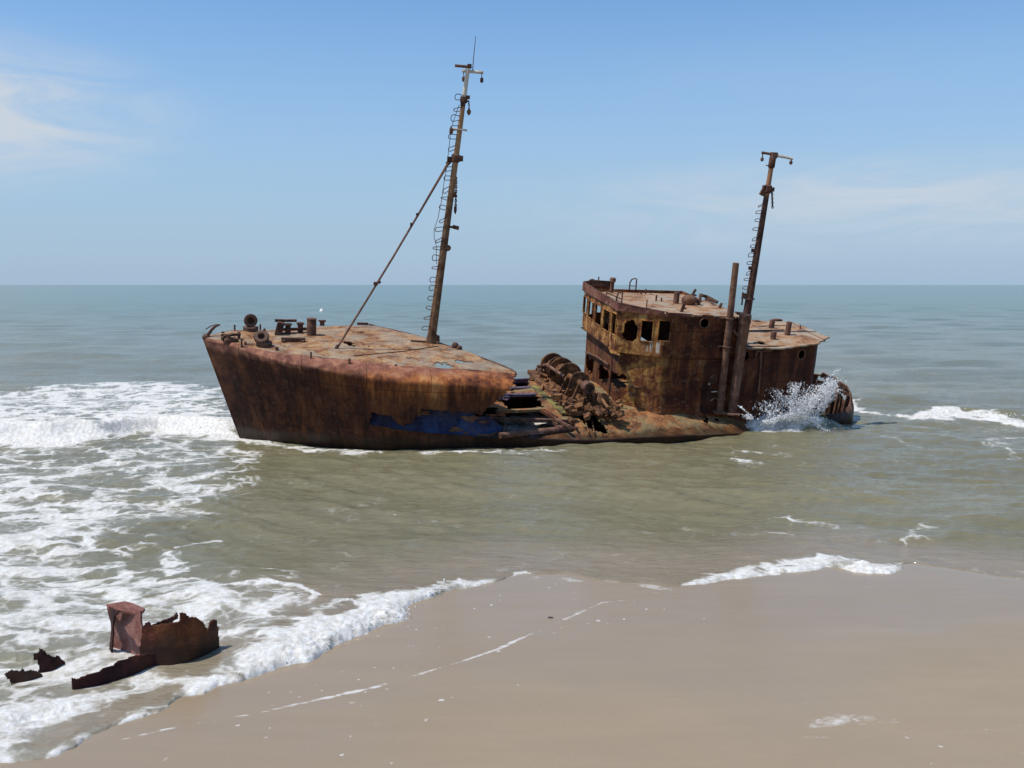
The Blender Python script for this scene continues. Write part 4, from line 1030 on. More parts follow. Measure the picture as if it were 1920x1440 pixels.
# stern bulwark remains
cx, cy = 21.25, .75
ths = np.linspace(-115, 78, 110); ts = np.linspace(0, 1, 44)
Tg, Hg = np.meshgrid(np.radians(ths), ts, indexing='ij'); dg = np.degrees(Tg)
rr = 1.0 + .24 * Hg - .34 * Hg**3
ht = np.interp(dg, [-115, -70, -40, 0, 40, 78], [.70, .85, 1.15, 1.55, 1.75, 1.75])
P = np.stack([cx + rr * np.cos(Tg), cy + 1.3 * rr * np.sin(Tg), .2 + ht * Hg], 2)
a_, h_ = cell(dg), cell(Hg); jn = fbm2(a_ * .09, h_ * 6, 4, 91)
keep = ~(h_ > .97 + .03 * jn)
for (ca, ch, ra, rh) in ((30, .78, 9, .07), (52, .60, 8, .08), (8, .62, 8, .07), (-18, .78, 7, .07), (62, .85, 7, .05)):
    keep &= ~((((a_ - ca + jn * 5) / ra) ** 2 + ((h_ - ch + jn * .05) / rh) ** 2) < 1)
V, Fc = sheet(P, keep, .05, .04, 2.0, 17)
stern = mesh_obj('stern_bulwark', V, Fc, M_PIPE, ship, True, 40)
for th in (-10, 18, 40, 68):
    t = math.radians(th); hh = .2 + float(np.interp(th, [-115, -70, -40, 0, 40, 78], [.70, .85, 1.15, 1.55, 1.75, 1.75])) * .8
    sub('bulwark_stay', M_METAL, stern, lambda b: b.bar((cx + .80 * math.cos(t), cy + 1.06 * math.sin(t), .2), (cx + .98 * math.cos(t), cy + 1.26 * math.sin(t), hh), .06, .16))

# loose pipe lying over the broken deck edge
pp = [loc(937, 817, z=1.28), loc(985, 812, z=1.25), loc(1040, 808, z=1.22), loc(1078, 804, z=1.22)]
pc = np.mean(pp, axis=0)
bp = empty('broken_pipe', 'thick rusty broken pipe lying along the low deck edge amidships', 'pipe', SW @ Matrix.Translation(Vector(pc)))
sub('tube', M_PIPE, bp, lambda b: b.tube([p - pc for p in pp], [.10, .115, .125, .13], 12))
sub('sleeve', M_PIPE, bp, lambda b: b.tube([loc(1042, 806, z=1.24) - pc, loc(1068, 804, z=1.24) - pc], .15, 12))
sub('split_end', M_PURPLE, bp, lambda b: (b.box(loc(990, 818, z=1.14) - pc, (.7, .22, .03), rot('z', .15) @ rot('x', .5)), b.box(loc(1005, 814, z=1.2) - pc, (.5, .16, .03), rot('z', .3) @ rot('x', -.5))))

# ================================================================== WATER AND BEACH
def GP(pts): return np.array([ground(u, v)[:2] for u, v in pts])

def polyline_dist(PX, PY, L, vals=None):
    best = np.full(PX.shape, 1e9); sgn = np.zeros(PX.shape); out = [np.zeros(PX.shape) for _ in (vals or [])]
    for i in range(len(L) - 1):
        ax, ay = L[i]; bx, by = L[i + 1]; dx, dy = bx - ax, by - ay; l2 = dx * dx + dy * dy + 1e-12
        t = np.clip(((PX - ax) * dx + (PY - ay) * dy) / l2, 0, 1)
        ex, ey = PX - ax - t * dx, PY - ay - t * dy; d = np.hypot(ex, ey)
        m = d < best; best = np.where(m, d, best)
        sgn = np.where(m, np.sign((dx * (PY - ay) - dy * (PX - ax))), sgn)
        for k, vv in enumerate(vals or []): out[k] = np.where(m, vv[i] + (vv[i + 1] - vv[i]) * t, out[k])
    return best, sgn, out

def sdpoly(PX, PY, poly):
    L = np.vstack([poly, poly[:1]]); d, _, _ = polyline_dist(PX, PY, L)
    return np.where(inpoly(PX, PY, [tuple(p) for p in poly]), -d, d)

SHORE = [(-900, 1720, .05, .6), (-300, 1530, .05, .8), (0, 1438, .06, .5), (60, 1432, .06, .5), (110, 1420, .06, .45), (200, 1380, .05, .4), (260, 1352, .05, .3), (340, 1318, .05, .35), (420, 1290, .10, .6), (500, 1264, .17, .9),
         (590, 1236, .18, 1.25), (615, 1218, .17, 1.25), (690, 1190, .18, 1.4), (720, 1172, .17, 1.4), (772, 1160, .15, 1.3), (768, 1142, .13, .8), (830, 1113, .10, .5), (905, 1100, .06, .35), (985, 1078, .03, .2), (1060, 1080, .01, .06), (1150, 1092, .008, .02),
         (1270, 1102, .02, .15), (1340, 1094, .04, .4), (1400, 1085, .06, .6), (1500, 1072, .09, .8), (1560, 1066, .11, .95), (1600, 1077, .13, 1.15), (1680, 1079, .14, 1.1), (1714, 1060, .06, .3), (1760, 1066, .008, .03), (1920, 1092, .006, .03), (2400, 1140, .006, 0), (3600, 1200, .006, 0)]
SHL = GP([(s[0], s[1]) for s in SHORE]); SHH = [s[2] for s in SHORE]; SHW = [s[3] for s in SHORE]

def polar_grid(rings, az_f, n_f, n_c):
    a1 = np.linspace(-az_f, az_f, n_f); a0 = np.linspace(az_f, 2 * math.pi - az_f, n_c + 2)[1:-1]
    A = np.concatenate([a1, a0])           # azimuth measured from +Y, clockwise
    Rg, Ag = np.meshgrid(rings, A, indexing='ij')
    X = Rg * np.sin(Ag); Y = Rg * np.cos(Ag)
    nr, na = X.shape; idx = np.arange(nr * na).reshape(nr, na)
    i0, i1 = idx[:-1], idx[1:]; j1 = np.roll(idx, -1, 1)
    Fq = np.stack([i0, j1[:-1], j1[1:], i1], 2).reshape(-1, 4)
    return X.ravel(), Y.ravel(), Fq, Rg.ravel()

def grid_object(name, X, Y, Z, Fq, mat, attrs):
    used = np.zeros(len(X), bool); used[Fq.ravel()] = True; mp = np.cumsum(used) - 1
    co = np.stack([X, Y, Z], 1)[used]; Fq = mp[Fq]
    me = bpy.data.meshes.new(name); me.vertices.add(len(co)); me.vertices.foreach_set('co', co.ravel().astype(np.float32))
    me.loops.add(Fq.size); me.loops.foreach_set('vertex_index', Fq.ravel().astype(np.int32))
    me.polygons.add(len(Fq)); me.polygons.foreach_set('loop_start', np.arange(0, Fq.size, 4, dtype=np.int32))
    me.update(calc_edges=True); me.validate()
    me.polygons.foreach_set('use_smooth', np.ones(len(me.polygons), bool))
    for k, v in attrs.items():
        a = me.attributes.new(k, 'FLOAT', 'POINT'); a.data.foreach_set('value', v[used].astype(np.float32))
    me.materials.append(mat)
    o = bpy.data.objects.new(name, me); COL.objects.link(o); return o

# ---- density of foam over the place (metres)
FOAM_AREAS = [  # outline, density, softness
    ([(-900, 748), (0, 736), (90, 728), (170, 722), (330, 720), (412, 728), (440, 790), (445, 815), (-900, 835)], .66, 1.2),
    ([(-900, 800), (0, 796), (100, 802), (200, 800), (300, 796), (380, 792), (440, 788), (455, 824), (400, 826), (350, 816), (300, 809), (260, 811), (220, 822), (170, 838), (100, 842), (0, 840), (-900, 850)], 1.05, .5),
    ([(-900, 850), (0, 842), (170, 842), (300, 815), (440, 830), (475, 870), (460, 905), (430, 935), (330, 965), (250, 1000), (235, 1040), (300, 1080), (420, 1095), (560, 1105), (605, 1130), (575, 1190), (440, 1250), (330, 1306), (200, 1374), (0, 1432), (-900, 1690)], .43, .9),
    ([(-900, 860), (0, 855), (120, 900), (230, 960), (215, 1010), (190, 1060), (235, 1105), (420, 1112), (520, 1105), (595, 1133), (480, 1200), (400, 1230), (250, 1310), (0, 1415), (-900, 1600)], .59, .9),
    ([(230, 1105), (300, 1090), (400, 1095), (420, 1130), (330, 1150), (250, 1140)], .74, .5),
    ([(410, 1160), (520, 1140), (560, 1170), (480, 1215), (415, 1225)], .66, .4),
    ([(-300, 1360), (0, 1330), (120, 1300), (190, 1306), (170, 1345), (100, 1385), (0, 1425), (-300, 1520)], .80, .35),
    ([(-300, 1400), (0, 1352), (110, 1322), (185, 1306), (150, 1335), (0, 1385), (-300, 1450)], .95, .15),
    ([(300, 1020), (330, 1020), (330, 1050), (370, 1060), (330, 1095), (300, 1090), (310, 1050)], .62, .3),
    ([(545, 836), (620, 838), (730, 848), (650, 853), (570, 846)], .62, .3),
    ([(1450, 988), (1480, 974), (1560, 990), (1530, 1004), (1465, 1002)], .27, .5),
    ([(1610, 1002), (1720, 995), (1716, 1016), (1640, 1018)], .29, .5),
    ([(1770, 1028), (1850, 1030), (1840, 1047), (1785, 1042)], .27, .5),
    ([(1380, 855), (1430, 838), (1440, 850), (1375, 875)], .30, .6),
    ([(1870, 815), (2100, 815), (2100, 880), (1890, 862)], .42, 1.0),
    ([(1392, 800), (1420, 796), (1500, 796), (1552, 796), (1545, 808), (1490, 817), (1400, 817)], 1.15, .28),
    ([(930, 772), (1080, 772), (1085, 812), (930, 815)], .50, .3),
    ([(1580, 755), (1610, 752), (1620, 770), (1590, 775)], .66, .4),
    ([(760, 850), (960, 846), (1080, 846), (1000, 856), (800, 858)], .40, .5),
    ([(440, 818), (470, 822), (560, 832), (640, 838), (640, 842), (540, 838), (450, 828)], .55, .25)]
FOAM_LINES = [  # line, half width, density
    ([(1600, 772), (1660, 780), (1720, 785), (1760, 782)], .20, .82),
    ([(1740, 785), (1800, 781), (1850, 784), (1920, 793), (2100, 800), (2600, 815)], .55, .95),
    ([(420, 1112), (500, 1106), (560, 1113), (600, 1131), (585, 1140)], .10, .85),
    ([(300, 1030), (322, 1022), (318, 1045), (345, 1068), (320, 1090)], .14, .72),
    ([(330, 1015), (410, 1003)], .07, .6), ([(215, 1042), (238, 1078), (228, 1095), (170, 1110)], .12, .7)]

def foam_density(X, Y):
    f = np.zeros_like(X)
    for pts, d, soft in FOAM_AREAS:
        P_ = GP(pts); lo = P_.min(0) - 2 * soft; hi = P_.max(0) + 2 * soft
        m = (X > lo[0]) & (X < hi[0]) & (Y > lo[1]) & (Y < hi[1])
        if not m.any(): continue
        wob = fbm2(X[m] * .9, Y[m] * .9, 3, 5) * soft * .6
        sd = sdpoly(X[m], Y[m], P_) + wob
        f[m] = np.maximum(f[m], d * sstep(soft, -soft, sd))
    for pts, w, d in FOAM_LINES:
        P_ = GP(pts); lo = P_.min(0) - 3; hi = P_.max(0) + 3; m = (X > lo[0]) & (X < hi[0]) & (Y > lo[1]) & (Y < hi[1])
        dd, _, _ = polyline_dist(X[m], Y[m], P_); dd = dd + fbm2(X[m] * 1.6, Y[m] * 1.6, 3, 15) * w * .6
        f[m] = np.maximum(f[m], d * sstep(w * 1.6, w * .3, dd))
    return f

rings = np.concatenate([np.geomspace(7.5, 46, 760, endpoint=False), np.geomspace(46, 300, 200, endpoint=False), np.geomspace(300, 40000, 90)])
X, Y, Fq, Rr = polar_grid(rings, math.radians(36), 1050, 60)
near = Rr < 75
d, sg, (hb, wb_) = [np.full(X.shape, 99.), np.zeros(X.shape), (np.zeros(X.shape), np.zeros(X.shape))]
dn, sn, (hn, wn_) = polyline_dist(X[near], Y[near], SHL, [SHH, SHW])
wobx = fbm2(X[near] * 2.2, Y[near] * 2.2, 4, 77) * .10
sd_near = dn * np.where(sn > 0, 1, -1) + wobx       # >0 seaward
SDall = np.full(X.shape, 60.); SDall[near] = sd_near
SDall[(~near) & (Y < 20)] = -60
HB = np.zeros(X.shape); HB[near] = hn; WB = np.zeros(X.shape); WB[near] = wn_
foam = np.zeros(X.shape); foam[near] = foam_density(X[near], Y[near])
# bore along the water's edge
bf = np.zeros(X.shape)
jw = fbm2(X[near] * 1.3, Y[near] * 1.3, 3, 88)
bf[near] = sstep(1.0, .35, SDall[near] / np.maximum(WB[near] * (1 + .5 * jw), .02)) * np.where(WB[near] > .01, 1, 0)
foam = np.maximum(foam, bf * np.clip(.46 + WB * .42, 0, .92) * (SDall > -.2))
# wave height
sp_ = np.maximum(Rr * .004, .03); sp_ = np.where(Rr > 46, Rr * .0095, sp_); sp_ = np.where(Rr > 300, Rr * .055, sp_)
Zw = np.zeros(X.shape); rs = random.Random(5)
calm = np.ones(X.shape); calm[near] = np.clip(.35 + .65 * sstep(0, 6, SDall[near]), 0, 1)
for k in range(46):
    lam = math.exp(rs.uniform(math.log(.35), math.log(11))); ang = rs.gauss(0, .55) + (.10)
    kx, ky = math.sin(ang), math.cos(ang); amp = (.0062 if lam < 2 else .0045) * lam ** .85; ph = rs.uniform(0, 6.28)
    warp = .6 * np.sin(X * .21 + k) + .5 * np.sin(Y * .17 - k * 2.1)
    att = sstep(lam * .5, lam * .22, sp_)
    Zw += amp * att * np.sin(2 * math.pi / lam * (X * kx + Y * ky + warp * .35 * lam) + ph)
Zw *= calm * np.where(Rr > 300, 0, 1)
# short chop from noise, ridged
m = Rr < 60
ch = fbm2(X[m] * 1.1, Y[m] * 2.3, 4, 101); Zw[m] += .018 * (1 - np.abs(ch)) * calm[m]
# swells: left bore, right wave
def ridge(line, h, wf, wbk, jit=.15):
    P_ = GP(line); m = Rr < 90
    dd, s_, _ = polyline_dist(X[m], Y[m], P_); s_ = np.where(s_ > 0, 1, -1); q = dd * s_ + fbm2(X[m] * .7, Y[m] * .7, 3, 7) * jit
    endf = np.ones_like(dd)
    for e, nb in ((P_[0], P_[1]), (P_[-1], P_[-2])):
        t = (e - nb) / np.linalg.norm(e - nb); a = (X[m] - e[0]) * t[0] + (Y[m] - e[1]) * t[1]; endf *= sstep(1.2, -1.5, a)
    Zw[m] += h * endf * np.where(q > 0, np.exp(-(q / wbk) ** 2), np.exp(-(q / wf) ** 2))
ridge([(-900, 835), (0, 826), (100, 826), (170, 822), (230, 808), (300, 800), (390, 808), (452, 815)], .46, .38, 1.5)
ridge([(1640, 752), (1700, 752), (1800, 748), (1900, 752), (2400, 765)], .22, .9, 2.2)
ridge([(1720, 780), (1800, 776), (1920, 788), (2500, 808)], .22, .5, 1.4)
ridge([(1375, 811), (1440, 812), (1500, 810), (1570, 803)], .56, .34, .9, .3)
ridge([(-200, 1385), (0, 1360), (120, 1325), (190, 1305)], .09, .25, .7)
ridge([(1500, 1012), (1700, 1008), (1920, 1000), (2400, 1000)], .05, .4, .9)
ridge([(1780, 1000), (1920, 985), (2300, 985)], .08, .5, .9)
# bore profile and contact with the sand
prof = np.where(SDall > 0, sstep(-.02, .22, SDall) * np.exp(-np.maximum(SDall - .25, 0) / np.maximum(WB * 1.3, .25)), 0)
Zw += HB * prof
edge = sstep(-.05, .12, SDall)
Zw = Zw * sstep(0, 1.2, SDall + .3) - .12 * (1 - edge) + .012 * edge
m = near & (foam > .05)
fz = foam[m]
Zw[m] += np.clip(fz - .35, 0, .7) * (.03 * np.abs(fbm2(X[m] * 3.2, Y[m] * 3.2, 4, 111, .6)) + .035 * fbm2(X[m] * 12, Y[m] * 12, 3, 113, .7) * np.clip((fz - .7) * 3, 0, 1))
shal = np.zeros(X.shape); shal[near] = sstep(3.6, .2, SDall[near] + fbm2(X[near] * .35, Y[near] * .5, 3, 121) * 1.0)
kf = SDall > -.6
Fk = Fq[kf[Fq].all(1)]

def lace(t, pos, foam, sc=1.0):
    """foam coverage 0..1 from its density: cellular lace that closes up as the density rises"""
    w = t.new('ShaderNodeTexNoise', Vector=pos, Scale=.9 * sc, Detail=3., Roughness=.6)
    wv = t.new('ShaderNodeVectorMath', {'operation': 'MULTIPLY_ADD'}); t.l.new(w.outputs['Color'], wv.inputs[0]); wv.inputs[1].default_value = (1.7 / sc,) * 3; t.l.new(pos, wv.inputs[2])
    p = t.mapping(wv.outputs[0], sc=(.8, 1.0, 0.0))
    v1 = t.new('ShaderNodeTexVoronoi', {'feature': 'DISTANCE_TO_EDGE', 'voronoi_dimensions': '2D'}, Vector=p, Scale=.95 * sc).outputs[0]
    v2 = t.new('ShaderNodeTexVoronoi', {'feature': 'DISTANCE_TO_EDGE', 'voronoi_dimensions': '2D'}, Vector=p, Scale=2.7 * sc).outputs[0]
    n = t.noise(pos, 2.6 * sc, 8, .68, .5); n2 = t.noise(pos, .45 * sc, 4, .6); n3 = t.noise(pos, 11 * sc, 6, .7)
    a = t.smooth(v1, .26, .0); b = t.smooth(v2, .26, .0)
    v0 = t.new('ShaderNodeTexVoronoi', {'feature': 'DISTANCE_TO_EDGE', 'voronoi_dimensions': '2D'}, Vector=p, Scale=.55 * sc).outputs[0]
    sel = t.smooth(t.noise(pos, .38 * sc, 3, .5), .44, .58)
    a = t.math('ADD', t.math('MULTIPLY', a, sel), t.math('MULTIPLY', t.smooth(v0, .24, .0), t.math('SUBTRACT', 1.0, sel)))
    c_ = lambda q, m, k: t.math('MULTIPLY', t.math('SUBTRACT', q, m), k)
    pat = t.math('ADD', c_(a, .36, .62), t.math('ADD', c_(b, .36, .30), t.math('ADD', c_(n, .5, .8), t.math('ADD', c_(n2, .5, .65), c_(n3, .5, .75)))))
    x = t.math('ADD', t.math('MULTIPLY', foam, 1.15), t.math('SUBTRACT', pat, .08))
    g = t.smooth(foam, .0, .22, .0, 1.)
    fl = t.math('MULTIPLY', t.math('MULTIPLY', t.smooth(x, .30, .90), t.smooth(foam, .3, 1., .88, 1.)), t.math('ADD', g, t.math('MULTIPLY', t.smooth(n2, .48, .62), .35), True))
    return fl, n

def water_mat():
    m, t = newmat('sea_water')
    pos = t.new('ShaderNodeNewGeometry').outputs['Position']
    foam = t.new('ShaderNodeAttribute', {'attribute_name': 'foam'}).outputs['Fac']
    shal = t.new('ShaderNodeAttribute', {'attribute_name': 'shallow'}).outputs['Fac']
    cov, n = lace(t, pos, foam)
    big = t.noise(t.mapping(pos, sc=(.05, .12, .1)), 1.0, 5, .6, .3)
    deep = t.mix(t.ramp(big, [(.35, 0), (.65, 1)]), (.165, .145, .078), (.205, .178, .098))
    col = t.mix(shal, deep, (.25, .20, .135))
    col = t.mix(t.math('MULTIPLY', t.smooth(foam, .25, .7), .45), col, (.27, .26, .20))
    off = t.new('ShaderNodeAttribute', {'attribute_name': 'offshore'}).outputs['Fac']
    col = t.mix(off, col, (.145, .205, .175))
    h1 = t.noise(t.mapping(pos, sc=(1.9, 4.6, 1), ro=(0, 0, .12)), 1.0, 6, .62, .7)
    h2 = t.noise(t.mapping(pos, sc=(.10, .32, 1)), 1.0, 6, .62, .4)
    h4 = t.noise(t.mapping(pos, sc=(.42, 1.5, 1), ro=(0, 0, -.08)), 1.0, 6, .62, .6)
    h3 = t.noise(t.mapping(pos, sc=(.014, .05, 1)), 1.0, 5, .6, .4)
    bn = t.new('ShaderNodeBump', Strength=.75, Distance=.08, Height=h1).outputs[0]
    bn = t.new('ShaderNodeBump', Strength=.5, Distance=.13, Height=h4, Normal=bn).outputs[0]
    bn = t.new('ShaderNodeBump', Strength=.45, Distance=.35, Height=h2, Normal=bn).outputs[0]
    bn = t.new('ShaderNodeBump', Strength=.4, Distance=1.6, Height=h3, Normal=bn).outputs[0]
    w = t.new('ShaderNodeBsdfPrincipled', Base_Color=col, Roughness=t.smooth(off, 0., 1., .07, .22), IOR=1.33, Normal=bn)
    t.set(w.inputs['Specular IOR Level'], t.smooth(off, 0., 1., .46, .16))
    fb = t.new('ShaderNodeBump', Strength=.6, Distance=.05, Height=t.noise(pos, 9, 8, .75)).outputs[0]
    fc = t.mix(t.ramp(t.noise(pos, 9, 8, .75), [(.35, 0), (.65, 1)]), (.52, .47, .38), (.84, .83, .80))
    f = t.new('ShaderNodeBsdfPrincipled', Base_Color=fc, Roughness=.7, Normal=fb)
    mx = t.new('ShaderNodeMixShader', i0=cov); t.l.new(w.outputs[0], mx.inputs[1]); t.l.new(f.outputs[0], mx.inputs[2])
    out = t.new('ShaderNodeOutputMaterial'); t.l.new(mx.outputs[0], out.inputs[0]); return m

water = tag(grid_object('water', X, Y, Zw, Fk, water_mat(), {'foam': foam, 'shallow': shal, 'offshore': sstep(math.log(24), math.log(420), np.log(np.maximum(Y, 1)))}), kind='structure')

# ---- beach
rings = np.concatenate([np.geomspace(2.0, 7, 30, endpoint=False), np.geomspace(7, 34, 420, endpoint=False), np.geomspace(34, 3000, 60)])
X, Y, Fq, Rr = polar_grid(rings, math.radians(36), 620, 60)
near = Rr < 75
dn, sn, _ = polyline_dist(X[near], Y[near], SHL, [SHH])
SDb = np.where(Y < 20, -60., 60.); SDb[near] = dn * np.where(sn > 0, 1, -1)
Zs = np.where(SDb > 0, -.03 * np.minimum(SDb, 40) - .02 * np.minimum(SDb, 1), .012 * np.minimum(-SDb, 25))
Zs[near] += fbm2(X[near] * .35, Y[near] * .6, 4, 131) * .012 * sstep(-.2, -2, SDb[near])
sf = np.zeros(X.shape)
SAND_LINES = [([(225, 1388), (340, 1362), (420, 1350), (480, 1340), (560, 1322), (640, 1305), (700, 1292), (760, 1275), (860, 1245), (930, 1222), (1000, 1190)], .03, .75),
              ([(1010, 1188), (1090, 1150), (1130, 1132), (1210, 1122)], .03, .65), ([(720, 1215), (745, 1218), (775, 1212)], .03, .5),
              ([(1525, 1366), (1600, 1356), (1660, 1362)], .16, .50), ([(1500, 1392), (1600, 1394)], .06, .45), ([(1880, 1380), (1930, 1362)], .06, .5), ([(1640, 1380), (1740, 1370)], .12, .3),
              ([(985, 1082), (1060, 1086), (1100, 1090)], .10, .5), ([(1120, 1085), (1180, 1094), (1260, 1106)], .10, .55)]
for pts, w, dd_ in SAND_LINES:
    dd, _, _ = polyline_dist(X[near], Y[near], GP(pts)); dd = dd + fbm2(X[near] * 3, Y[near] * 3, 3, 141) * w * .8
    sf[near] = np.maximum(sf[near], dd_ * sstep(w * 2, 0, dd))
speck = np.zeros(X.shape)
for pts, d_, soft in (([(200, 1400), (480, 1270), (640, 1220), (780, 1160), (900, 1110), (1000, 1090), (1300, 1110), (1360, 1150), (1100, 1250), (900, 1360), (700, 1500), (0, 1560)], 1.0, 1.2), ([(1600, 1385), (1760, 1362), (1890, 1362), (1905, 1450), (1690, 1450)], 1.0, .4), ([(1300, 1090), (2000, 1090), (2000, 1140), (1300, 1130)], .5, .6)):
    speck[near] = np.maximum(speck[near], d_ * sstep(soft, -soft, sdpoly(X[near], Y[near], GP(pts))))
wet = np.zeros(X.shape); wet[near] = sstep(7.5, .5, dn + fbm2(X[near] * .3, Y[near] * .45, 3, 151) * 2.2)

def sand_mat():
    m, t = newmat('wet_sand')
    pos = t.new('ShaderNodeNewGeometry').outputs['Position']
    foam = t.new('ShaderNodeAttribute', {'attribute_name': 'foam'}).outputs['Fac']; sp = t.new('ShaderNodeAttribute', {'attribute_name': 'speck'}).outputs['Fac']; wet = t.new('ShaderNodeAttribute', {'attribute_name': 'wet'}).outputs['Fac']
    n = t.noise(t.mapping(pos, sc=(5, 9, 1)), 1.0, 8, .72, .8); nb = t.noise(pos, 1.7, 3, .5)
    cov = t.smooth(t.math('ADD', foam, t.math('ADD', t.math('MULTIPLY', t.math('SUBTRACT', n, .5), 1.5), t.math('MULTIPLY', t.math('SUBTRACT', nb, .5), .8))), .42, .85)
    cov = t.math('MULTIPLY', cov, t.math('MULTIPLY', t.smooth(foam, .08, .3), .62))
    p2 = t.mapping(pos, sc=(1.0, .8, 0))
    w = t.new('ShaderNodeTexNoise', Vector=p2, Scale=14., Detail=3.)
    wv = t.new('ShaderNodeVectorMath', {'operation': 'MULTIPLY_ADD'}); t.l.new(w.outputs['Color'], wv.inputs[0]); wv.inputs[1].default_value = (.10, .07, 0); t.l.new(p2, wv.inputs[2])
    vo = t.new('ShaderNodeTexVoronoi', {'feature': 'F1'}, Vector=wv.outputs[0], Scale=7.5)
    rnd = t.new('ShaderNodeSeparateColor', Color=vo.outputs['Color']).outputs
    size = t.math('MULTIPLY', t.math('MULTIPLY', t.math('POWER', rnd[0], 4.0), .30), sp)
    clump = t.smooth(t.noise(pos, .8, 4, .6), .42, .6)
    dot = t.math('MULTIPLY', t.smooth(vo.outputs['Distance'], size, t.math('MULTIPLY', size, .6)), t.math('MULTIPLY', t.math('ADD', clump, .35), .42))
    cov = t.math('MAXIMUM', cov, dot)
    big = t.noise(t.mapping(pos, sc=(.25, .5, 1)), 1.0, 5, .6, .3)
    col = t.mix(t.ramp(big, [(.3, 0), (.7, 1)]), (.305, .232, .150), (.335, .258, .170))
    gr = t.noise(pos, 120, 5, .8); col = t.mix(.9, col, t.ramp(gr, [(.3, .78), (.7, 1.2)]), 'MULTIPLY')
    col = t.mix(t.math('MULTIPLY', wet, .55), col, (.272, .202, .128))
    r1 = t.noise(t.mapping(pos, sc=(1.2, 2.6, 1)), 1.0, 5, .6, .3)
    bw = t.noise(t.mapping(pos, sc=(.35, 2.4, 1), ro=(0, 0, -.42)), 1.0, 6, .62, .5)
    col = t.mix(.25, col, t.ramp(bw, [(.32, .86), (.68, 1.10)]), 'MULTIPLY')
    bn = t.new('ShaderNodeBump', Strength=.12, Distance=.05, Height=r1).outputs[0]
    bn = t.new('ShaderNodeBump', Strength=.10, Distance=.004, Height=gr, Normal=bn).outputs[0]
    ro = t.smooth(wet, 0, 1, .5, .16)
    s = t.new('ShaderNodeBsdfPrincipled', Base_Color=col, Roughness=ro, IOR=1.28, Normal=bn)
    f = t.new('ShaderNodeBsdfPrincipled', Base_Color=(.74, .72, .68, 1), Roughness=.7)
    mx = t.new('ShaderNodeMixShader', i0=cov); t.l.new(s.outputs[0], mx.inputs[1]); t.l.new(f.outputs[0], mx.inputs[2])
    out = t.new('ShaderNodeOutputMaterial'); t.l.new(mx.outputs[0], out.inputs[0]); return m
tag(grid_object('beach', X, Y, Zs, Fq, sand_mat(), {'foam': sf, 'speck': speck, 'wet': wet}), kind='structure')

# ---- splash at the stern
def droplets():
    V = []; F = []
    def add(c, r, st=(0, 0, 1), el=1.0):
        b = len(V); st = np.array(st); st = st / (np.linalg.norm(st) + 1e-9)
        a = np.cross(st, (1, 0, .3)); a /= np.linalg.norm(a); e = np.cross(st, a)
        for q in (a, e, -a, -e): V.append(c + q * r)
        V.append(c + st * r * el); V.append(c - st * r * el)
        for k in range(4): F.append((b + k, b + (k + 1) % 4, b + 4)); F.append((b + (k + 1) % 4, b + k, b + 5))
    R2 = np.random.default_rng(3)
    # jets: (base pixel, top pixel, spread px, count, y)
    jets = [((1505, 785), (1560, 708), 9, 520, -2.9), ((1530, 778), (1563, 728), 8, 420, -2.6), ((1480, 788), (1492, 716), 7, 330, -3.0), ((1470, 790), (1455, 728), 9, 170, -3.0), ((1450, 790), (1440, 752), 14, 260, -3.0),
            ((1495, 788), (1535, 722), 17, 620, -2.8), ((1545, 716), (1574, 690), 4, 60, -2.2), ((1430, 792), (1500, 772), 9, 800, -3.0), ((1545, 765), (1562, 712), 6, 300, -2.4), ((1412, 782), (1385, 760), 1.2, 60, -2.8), ((1408, 785), (1400, 778), 5, 120, -2.9), ((1500, 775), (1470, 742), 10, 200, -2.9), ((1490, 775), (1520, 742), 14, 420, -2.9)]
    for (bu, bv), (tu, tv), sp, n, y in jets:
        for _ in range(int(n * 2.4)):
            f = R2.random() ** .75; u = bu + (tu - bu) * f + R2.normal() * sp * (.35 + .65 * f); v = bv + (tv - bv) * f + abs(R2.normal()) * sp * .5 - (sp * .2)
            p = to_world(loc(u, min(v, 800), y=y + R2.normal() * .22))
            if p[2] < .05: continue
            r = .006 + .026 * R2.random() ** 6 * (1 - .4 * f)
            add(p, r, ((tu - bu) / 60 + R2.normal() * .6, R2.normal() * .3, 1), 1 + 2.2 * R2.random())
    # churned base
    for _ in range(1500):
        u = R2.uniform(1396, 1535) + R2.normal() * 8; v = R2.uniform(803, 813); p = ground(u, v); p[2] = .15 + R2.random() ** 1.7 * .50; add(p, .009 + .02 * R2.random(), (R2.normal(), R2.normal(), 1), 1.2)
    for _ in range(2300):
        f = R2.random(); u = 1392 + 165 * f + R2.normal() * 5; v = R2.uniform(806, 814); p = ground(u, v); hmax = (.26 + .5 * math.exp(-((u - 1495) / 38) ** 2)) * min(1, max(.1, (1562 - u) / 45))
        p[2] = .05 + hmax * R2.random() ** 1.3; add(p, .010 + .030 * R2.random() ** 2, (R2.normal(), R2.normal(), 1), 1.1)
    # flecks over the left breaker and the shore bores
    for pts, n, h in (([(0, 838), (100, 840), (170, 834), (230, 814), (300, 806), (390, 818), (450, 822)], 500, .30), ([(430, 1280), (590, 1235), (690, 1188), (770, 1158), (830, 1112)], 90, .08), ([(1730, 785), (1800, 780), (1920, 793)], 260, .25)):
        L = GP(pts); S_ = np.concatenate([[0], np.cumsum(np.linalg.norm(np.diff(L, axis=0), axis=1))])
        for _ in range(n):
            s = R2.uniform(0, S_[-1]); x = np.interp(s, S_, L[:, 0]); y = np.interp(s, S_, L[:, 1]) + R2.uniform(-.05, .7)
            add(np.array([x, y, .05 + h * R2.random() ** 1.5]), .006 + .014 * R2.random(), (0, 0, 1), 1.3)
    return V, F
V, Fc = droplets()
tag(mesh_obj('splash', V, Fc, M_SPRAY, None, True, 180), 'white spray bursting against the stern', 'splash', kind='stuff')

